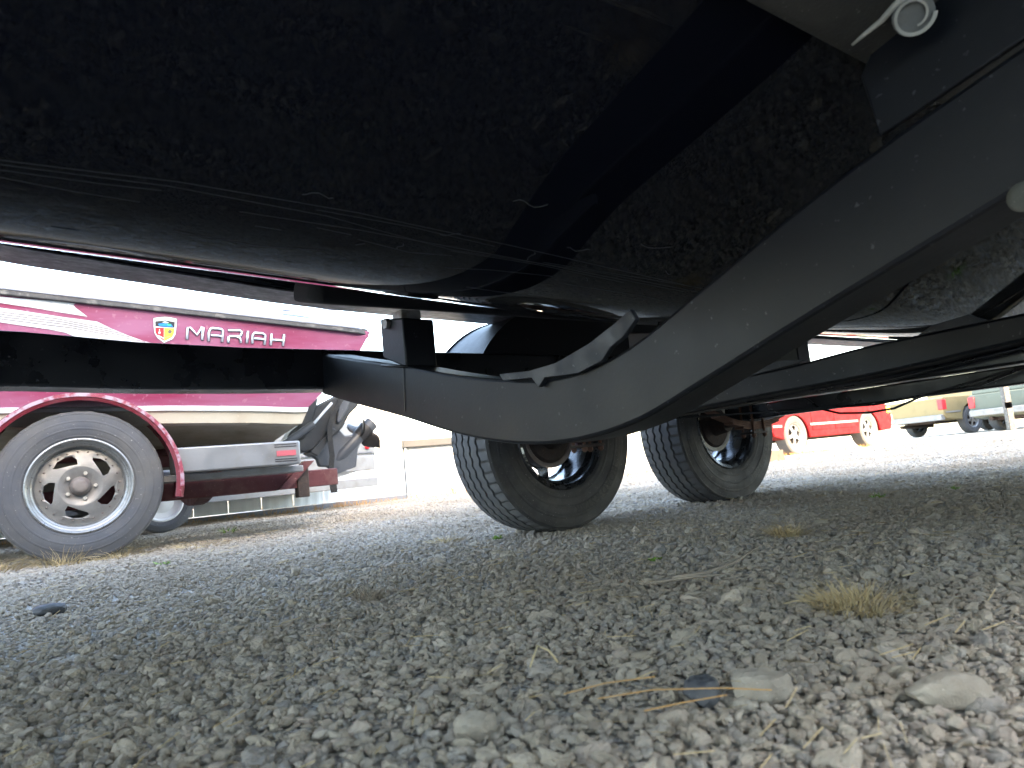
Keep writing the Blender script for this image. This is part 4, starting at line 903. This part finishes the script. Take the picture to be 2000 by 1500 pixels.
    MB().box(L_-.06, L_+.09, -W_/2+.03, W_/2-.03, .38, .60).build('front_bumper', lower or MT['zinc'], root, bevel=.02)
    mb = MB(); mb.box(.3, L_-.4, -.45, .45, clear-.06, clear+.2); 
    mb.tube([(wb[0], -W_/2+.2, D/2), (wb[0], W_/2-.2, D/2)], .05, 10); mb.tube([(.1, -.5, .33), (1.4, -.5, .30)], .05, 8); mb.build('underbody', MT['rust_dark'], root)
    return root
vehicle('parked_suv', 'red sport utility vehicle with alloy wheels beyond the rear trailer tyre', 'suv', (3.68, 12.60, 0), R(37), (.13, .003, .005), 'suv', 4.25, 1.76, 1.66, .69, (.78, 3.30))
vehicle('pickup_truck', 'white pickup truck with silver rear bumper beyond the red vehicle', 'pickup', (11.3, 20.4, 0), R(22), (.24, .19, .10), 'pickup', 5.3, 1.95, 1.75, .76, (1.15, 4.3), .42)
vehicle('parked_suv', 'pale grey-green sport utility vehicle beside the white pickup', 'suv', (12.1, 17.6, 0), R(24), (.12, .14, .12), 'suv', 4.7, 1.85, 1.75, .73, (.95, 3.7), .34)
vehicle('parked_car', 'white car at the right end of the parked row', 'car', (16.4, 21.0, 0), R(24), (.30, .30, .29), 'van', 4.6, 1.8, 1.5, .64, (.85, 3.5), .24)
# tree with yellow leaves and a pale pole far right
def leaf_tree(loc, h, rad, n, label, mat):
    t = thing('tree', label, 'tree', loc=loc); rr = [(0, 0, 0), (.1, .05, h*.3), (-.05, .1, h*.6), (.05, 0, h*.85)]
    mb = MB(); mb.tube(rr, [.16, .12, .08, .03], 8)
    for k in range(7):
        a = k*2.4; z = h*(.35+.07*k); mb.tube([(0, 0, z), (rad*.5*math.cos(a), rad*.5*math.sin(a), z+h*.12), (rad*.8*math.cos(a), rad*.8*math.sin(a), z+h*.18)], [.05, .03, .01], 6)
    mb.build('trunk', MT['twig'], t)
    cl = RNG.normal(0, 1, (40, 3)); cl /= np.linalg.norm(cl, axis=1)[:, None]; cl *= RNG.uniform(.4, 1, (40, 1)); cen = cl*np.array([rad, rad, h*.38])+np.array([0, 0, h*.65])
    P = cen[RNG.integers(0, 40, n)]+RNG.normal(0, rad*.16, (n, 3)); vs = []; fs = []
    d1 = RNG.normal(0, .06, (n, 3)); d2 = RNG.normal(0, .06, (n, 3)); V = np.stack([P-d1, P+d2, P+d1, P-d2], 1).reshape(-1, 3); F_ = np.arange(4*n).reshape(n, 4)
    me = bpy.data.meshes.new('crown'); me.from_pydata(V.tolist(), [], F_.tolist()); me.materials.append(mat); o = bpy.data.objects.new('crown', me); C.objects.link(o); o.parent = t; return t
MT['leaf_y'] = worn('yellow_leaves', (.45, .36, .05), (.30, .30, .05), .6, 3, speck=False)
leaf_tree((20.5, 27, 0), 7.5, 3.2, 9000, 'tree with yellow autumn leaves beyond the parked cars at far right', MT['leaf_y'])
pb = MB().box(-.07, .07, -.07, .07, 0, 3.2).build('light_pole', MT['rubrail'], bevel=.01); pb.location = (11.7, 17.0, 0); tag(pb, 'slim grey pole in front of the yellow tree at far right', 'pole')

# ------------------------------------------------------------------ unseen block added behind the camera: throws the shade over this end of the lot
WH = thing('added_shade_block', 'long grey metal block added out of view behind the camera to shade the lot', 'sun blocker', loc=(2, -11, 0), rot=R(17))
MB().box(-38, 38, 0, 12, 0, 8.95).build('wall', MT['wall_blue'], WH)
MB().box(-38.4, 38.4, -.4, 12.4, 8.95, 9.2).build('roof', MT['lid'], WH)
for k in range(7): MB().box(-30+9*k, -25.5+9*k, -.06, -.003, 0, 4.2).build('door', MT['wall_white'], WH)

# ------------------------------------------------------------------ stones, twigs, weeds, dry grass
def tuft(name, label, cat, loc, rad, h, n, mat, lean=.9, group=None, wid=.0012):
    mb = MB()
    for k in range(n):
        a = random.uniform(0, 2*PI); r0 = rad*.75*random.random()**.6; l = h*random.uniform(.4, 1.25)*(1.1-.6*r0/rad); out_ = rad*random.uniform(.1, .6); cx_, cy_ = r0*math.cos(a), r0*math.sin(a); b = a+random.uniform(-.6, .6)
        w_ = wid*random.uniform(.6, 1.4); px_, py_ = -math.sin(b)*w_, math.cos(b)*w_; L_ = []; R_ = []
        bend = random.uniform(.4, 1.2)
        for i in range(5):
            f = i/4; x = cx_+out_*f*math.cos(b)+random.uniform(-1, 1)*.003; y = cy_+out_*f*math.sin(b)+random.uniform(-1, 1)*.003; z = l*(f-.45*bend*f*f); t_ = 1-.8*f
            L_.append((x-px_*t_, y-py_*t_, z)); R_.append((x+px_*t_, y+py_*t_, z+w_*.5))
        vs = L_+R_; mb.add(vs, [(i, i+1, i+6, i+5) for i in range(4)])
    o = mb.build(name, mat, recalc=False); o.location = (loc[0], loc[1], float(gz(loc[0], loc[1]))); tag(o, label, cat, group); return o
tuft('grass_tuft', 'largest dry straw-coloured grass tuft among pale stones in the foreground', 'grass tuft', (.43, .98), .075, .046, 420, MT['straw'], wid=.0007)
tuft('grass_tuft', 'dry grass tuft on the dark gravel below the rear trailer tyre', 'grass tuft', (.655, 1.83), .055, .042, 300, MT['straw'], wid=.0008)
tuft('grass_tuft', 'grey dry tuft on the gravel left of the middle', 'grass tuft', (-.32, 1.44), .055, .045, 200, MT['twig'], wid=.0007)
tuft('grass_tuft', 'pale flat dry tuft left of the front trailer tyre', 'grass tuft', (-.29, 2.57), .08, .025, 160, MT['straw'])
LG = [((-2.05, 3.17), .13, .11, 190, 'tall dry grass growing against the middle of the dusty tyre'), ((-2.30, 3.08), .20, .08, 260, 'spreading dry grass left of the dusty tyre contact'), ((-1.86, 3.30), .16, .06, 180, 'low dry grass on the right side of the dusty tyre'), ((-2.5, 2.95), .18, .07, 180, 'dry grass at the left picture edge beside the dusty tyre'), ((-1.6, 3.52), .15, .05, 120, 'thin dry grass trailing right of the dusty tyre')]
for p_, r_, h_, n_, l_ in LG: tuft('grass_tuft', l_, 'grass tuft', p_, r_, h_, n_, MT['straw'])
for p_, l_, r_ in (((-1.37, 2.72), 'small green weed on gravel just right of the dusty tyre', .03), ((-.10, 2.52), 'tiny green weed in front of the front trailer tyre', .022), ((1.30, 2.66), 'green weed at the shade edge, leftmost of the right-hand weeds', .03), ((1.62, 2.72), 'green weed in the middle of the right-hand weeds', .02), ((1.98, 2.62), 'green weed at the right picture edge', .045), ((-1.9, 4.6), 'green weed sprig by the kerb below the fence', .07), ((.28, 1.62), 'small weed beside the grey stones in the shade', .012)):
    tuft('weed', l_, 'weed', p_, r_, r_*.9, 26, MT['weed'], group=None, wid=.004)
mb = MB()
dg = []
for k in range(420):
    u = random.uniform(-7, 9); p_ = F3.w(u, random.uniform(.03, .35)); l = random.uniform(.03, .09)*(2.2 if -.2 < u < .9 else 1); a = random.uniform(0, 6.28)
    for j in range(5):
        b = a+j*1.2; x, y = p_.x+random.uniform(-.05, .05), p_.y+random.uniform(-.05, .05); mb.add([(x-.003, y, 0), (x+.003, y, 0), (x+.04*math.cos(b), y+.04*math.sin(b), l)], [(0, 1, 2)])
o = mb.build('dry_grass', MT['needle'], flip=False, recalc=False); o['kind'] = 'stuff'; o['label'] = 'strip of orange dry grass along the foot of fence and shed'; o['category'] = 'grass'
def rock(loc, s_, mat, label, rot=0, seed=0, name='stone'):
    bm = bmesh.new(); bmesh.ops.create_icosphere(bm, subdivisions=3, radius=.5); rg = random.Random(seed); ax_ = [Vector((rg.gauss(0, 1), rg.gauss(0, 1), rg.gauss(0, 1))).normalized() for _ in range(9)]; of = [rg.uniform(.28, .46) for _ in range(9)]
    for vtx in bm.verts:
        for a, d in zip(ax_, of):
            q = vtx.co.dot(a)
            if q > d: vtx.co -= a*(q-d)*.85
    from mathutils import noise as mn
    bmesh.ops.subdivide_edges(bm, edges=bm.edges[:], cuts=1, use_grid_fill=True)
    for vtx in bm.verts: vtx.co += vtx.co.normalized()*(.05*mn.noise(vtx.co*5+Vector((seed, 0, 0)))+.025*mn.noise(vtx.co*14+Vector((seed, 0, 0))))
    for vtx in bm.verts: vtx.co = Vector((vtx.co.x*s_[0], vtx.co.y*s_[1], vtx.co.z*s_[2]))
    me = bpy.data.meshes.new(name); bm.to_mesh(me); bm.free(); me.materials.append(mat); me.shade_smooth(); me.set_sharp_from_angle(angle=R(28)); o = bpy.data.objects.new(name, me); C.objects.link(o)
    o.location = (loc[0], loc[1], float(gz(loc[0], loc[1]))+s_[2]*.28); o.rotation_euler = (0, 0, rot); tag(o, label, 'stone'); return o
rock((-1.155, 1.74), (.085, .05, .034), MT['stone_dark'], 'flat dark blue-grey stone alone on the pale gravel at left', .2, 3)
rock((.148, .690), (.036, .03, .036), MT['stone_dark'], 'dark angular stone behind the orange needles in the foreground', .3, 5)
rock((.202, .690), (.060, .045, .040), MT['stone_pale'], 'large pale stone just right of the dark foreground stone', .1, 8)
rock((.345, .640), (.075, .045, .034), MT['stone_pale'], 'long pale stone near the lower right corner', -.1, 9)
rock((-.062, .67), (.045, .035, .028), MT['stone_pale'], 'rounded pale stone at the bottom centre', .5, 12)
rock((-.66, 2.05), (.03, .03, .035), MT['stone_pale'], 'small upright stone standing out on the gravel left of centre', .5, 15)
def stick(pts, r_, mat, label, cat, name):
    o = MB().tube([(a, b, float(gz(a, b))+z) for a, b, z in pts], r_, 6).build(name, mat, flip=False, smooth=True); tag(o, label, cat); return o
stick([(.24, 1.24, .020), (.30, 1.255, .022), (.36, 1.28, .032), (.42, 1.33, .05)], [.003, .003, .0028, .0012], MT['twig'], 'forked grey twig lying in the shaded hollow of the gravel', 'twig', 'twig')
stick([(.20, 1.22, .018), (.27, 1.235, .02), (.33, 1.22, .022)], [.002, .0025, .001], MT['twig'], 'short dark twig crossing the forked twig', 'twig', 'twig')
stick([(.05, .675, .018), (.10, .672, .022), (.16, .660, .022), (.200, .650, .020)], .0006, MT['needle'], 'upper long orange pine needle in the foreground', 'pine needle', 'pine_needle')
stick([(.085, .635, .018), (.12, .640, .020), (.16, .648, .020)], .0006, MT['needle'], 'lower orange pine needle in the foreground', 'pine needle', 'pine_needle')
stick([(.02, .69, .020), (.06, .690, .026), (.105, .682, .030)], .0006, MT['needle'], 'left short orange pine needle in the foreground', 'pine needle', 'pine_needle')
stick([(-.01, .79, .018), (.0, .81, .034), (.012, .80, .03), (.02, .79, .02)], .0012, MT['straw'], 'curled pale straw standing on the gravel near the middle', 'straw', 'straw')
# litter of short stems, too many to count
mb = MB()
for k in range(650):
    a = R(random.uniform(-42, 45)); r_ = .45+4.2*random.random()**1.5; x, y = r_*math.sin(a), r_*math.cos(a); l = random.uniform(.008, .035)*(1+.2*r_); b = random.uniform(0, PI); z = float(gz(x, y))+.012+.006*random.random(); w_ = .0004+.0004*r_
    c_, s_ = math.cos(b), math.sin(b); dz = random.uniform(-.004, .008)
    mb.add([(x-l*c_/2, y-l*s_/2, z), (x+l*c_/2, y+l*s_/2, z+dz), (x+l*c_/2-w_*s_, y+l*s_/2+w_*c_, z+dz+w_), (x-l*c_/2-w_*s_, y-l*s_/2+w_*c_, z+w_)], [(0, 1, 2, 3)])
o = mb.build('straw_litter', MT['straw'], flip=False, recalc=False); o['kind'] = 'stuff'; o['label'] = 'scattered bits of dry straw on the gravel'; o['category'] = 'straw'
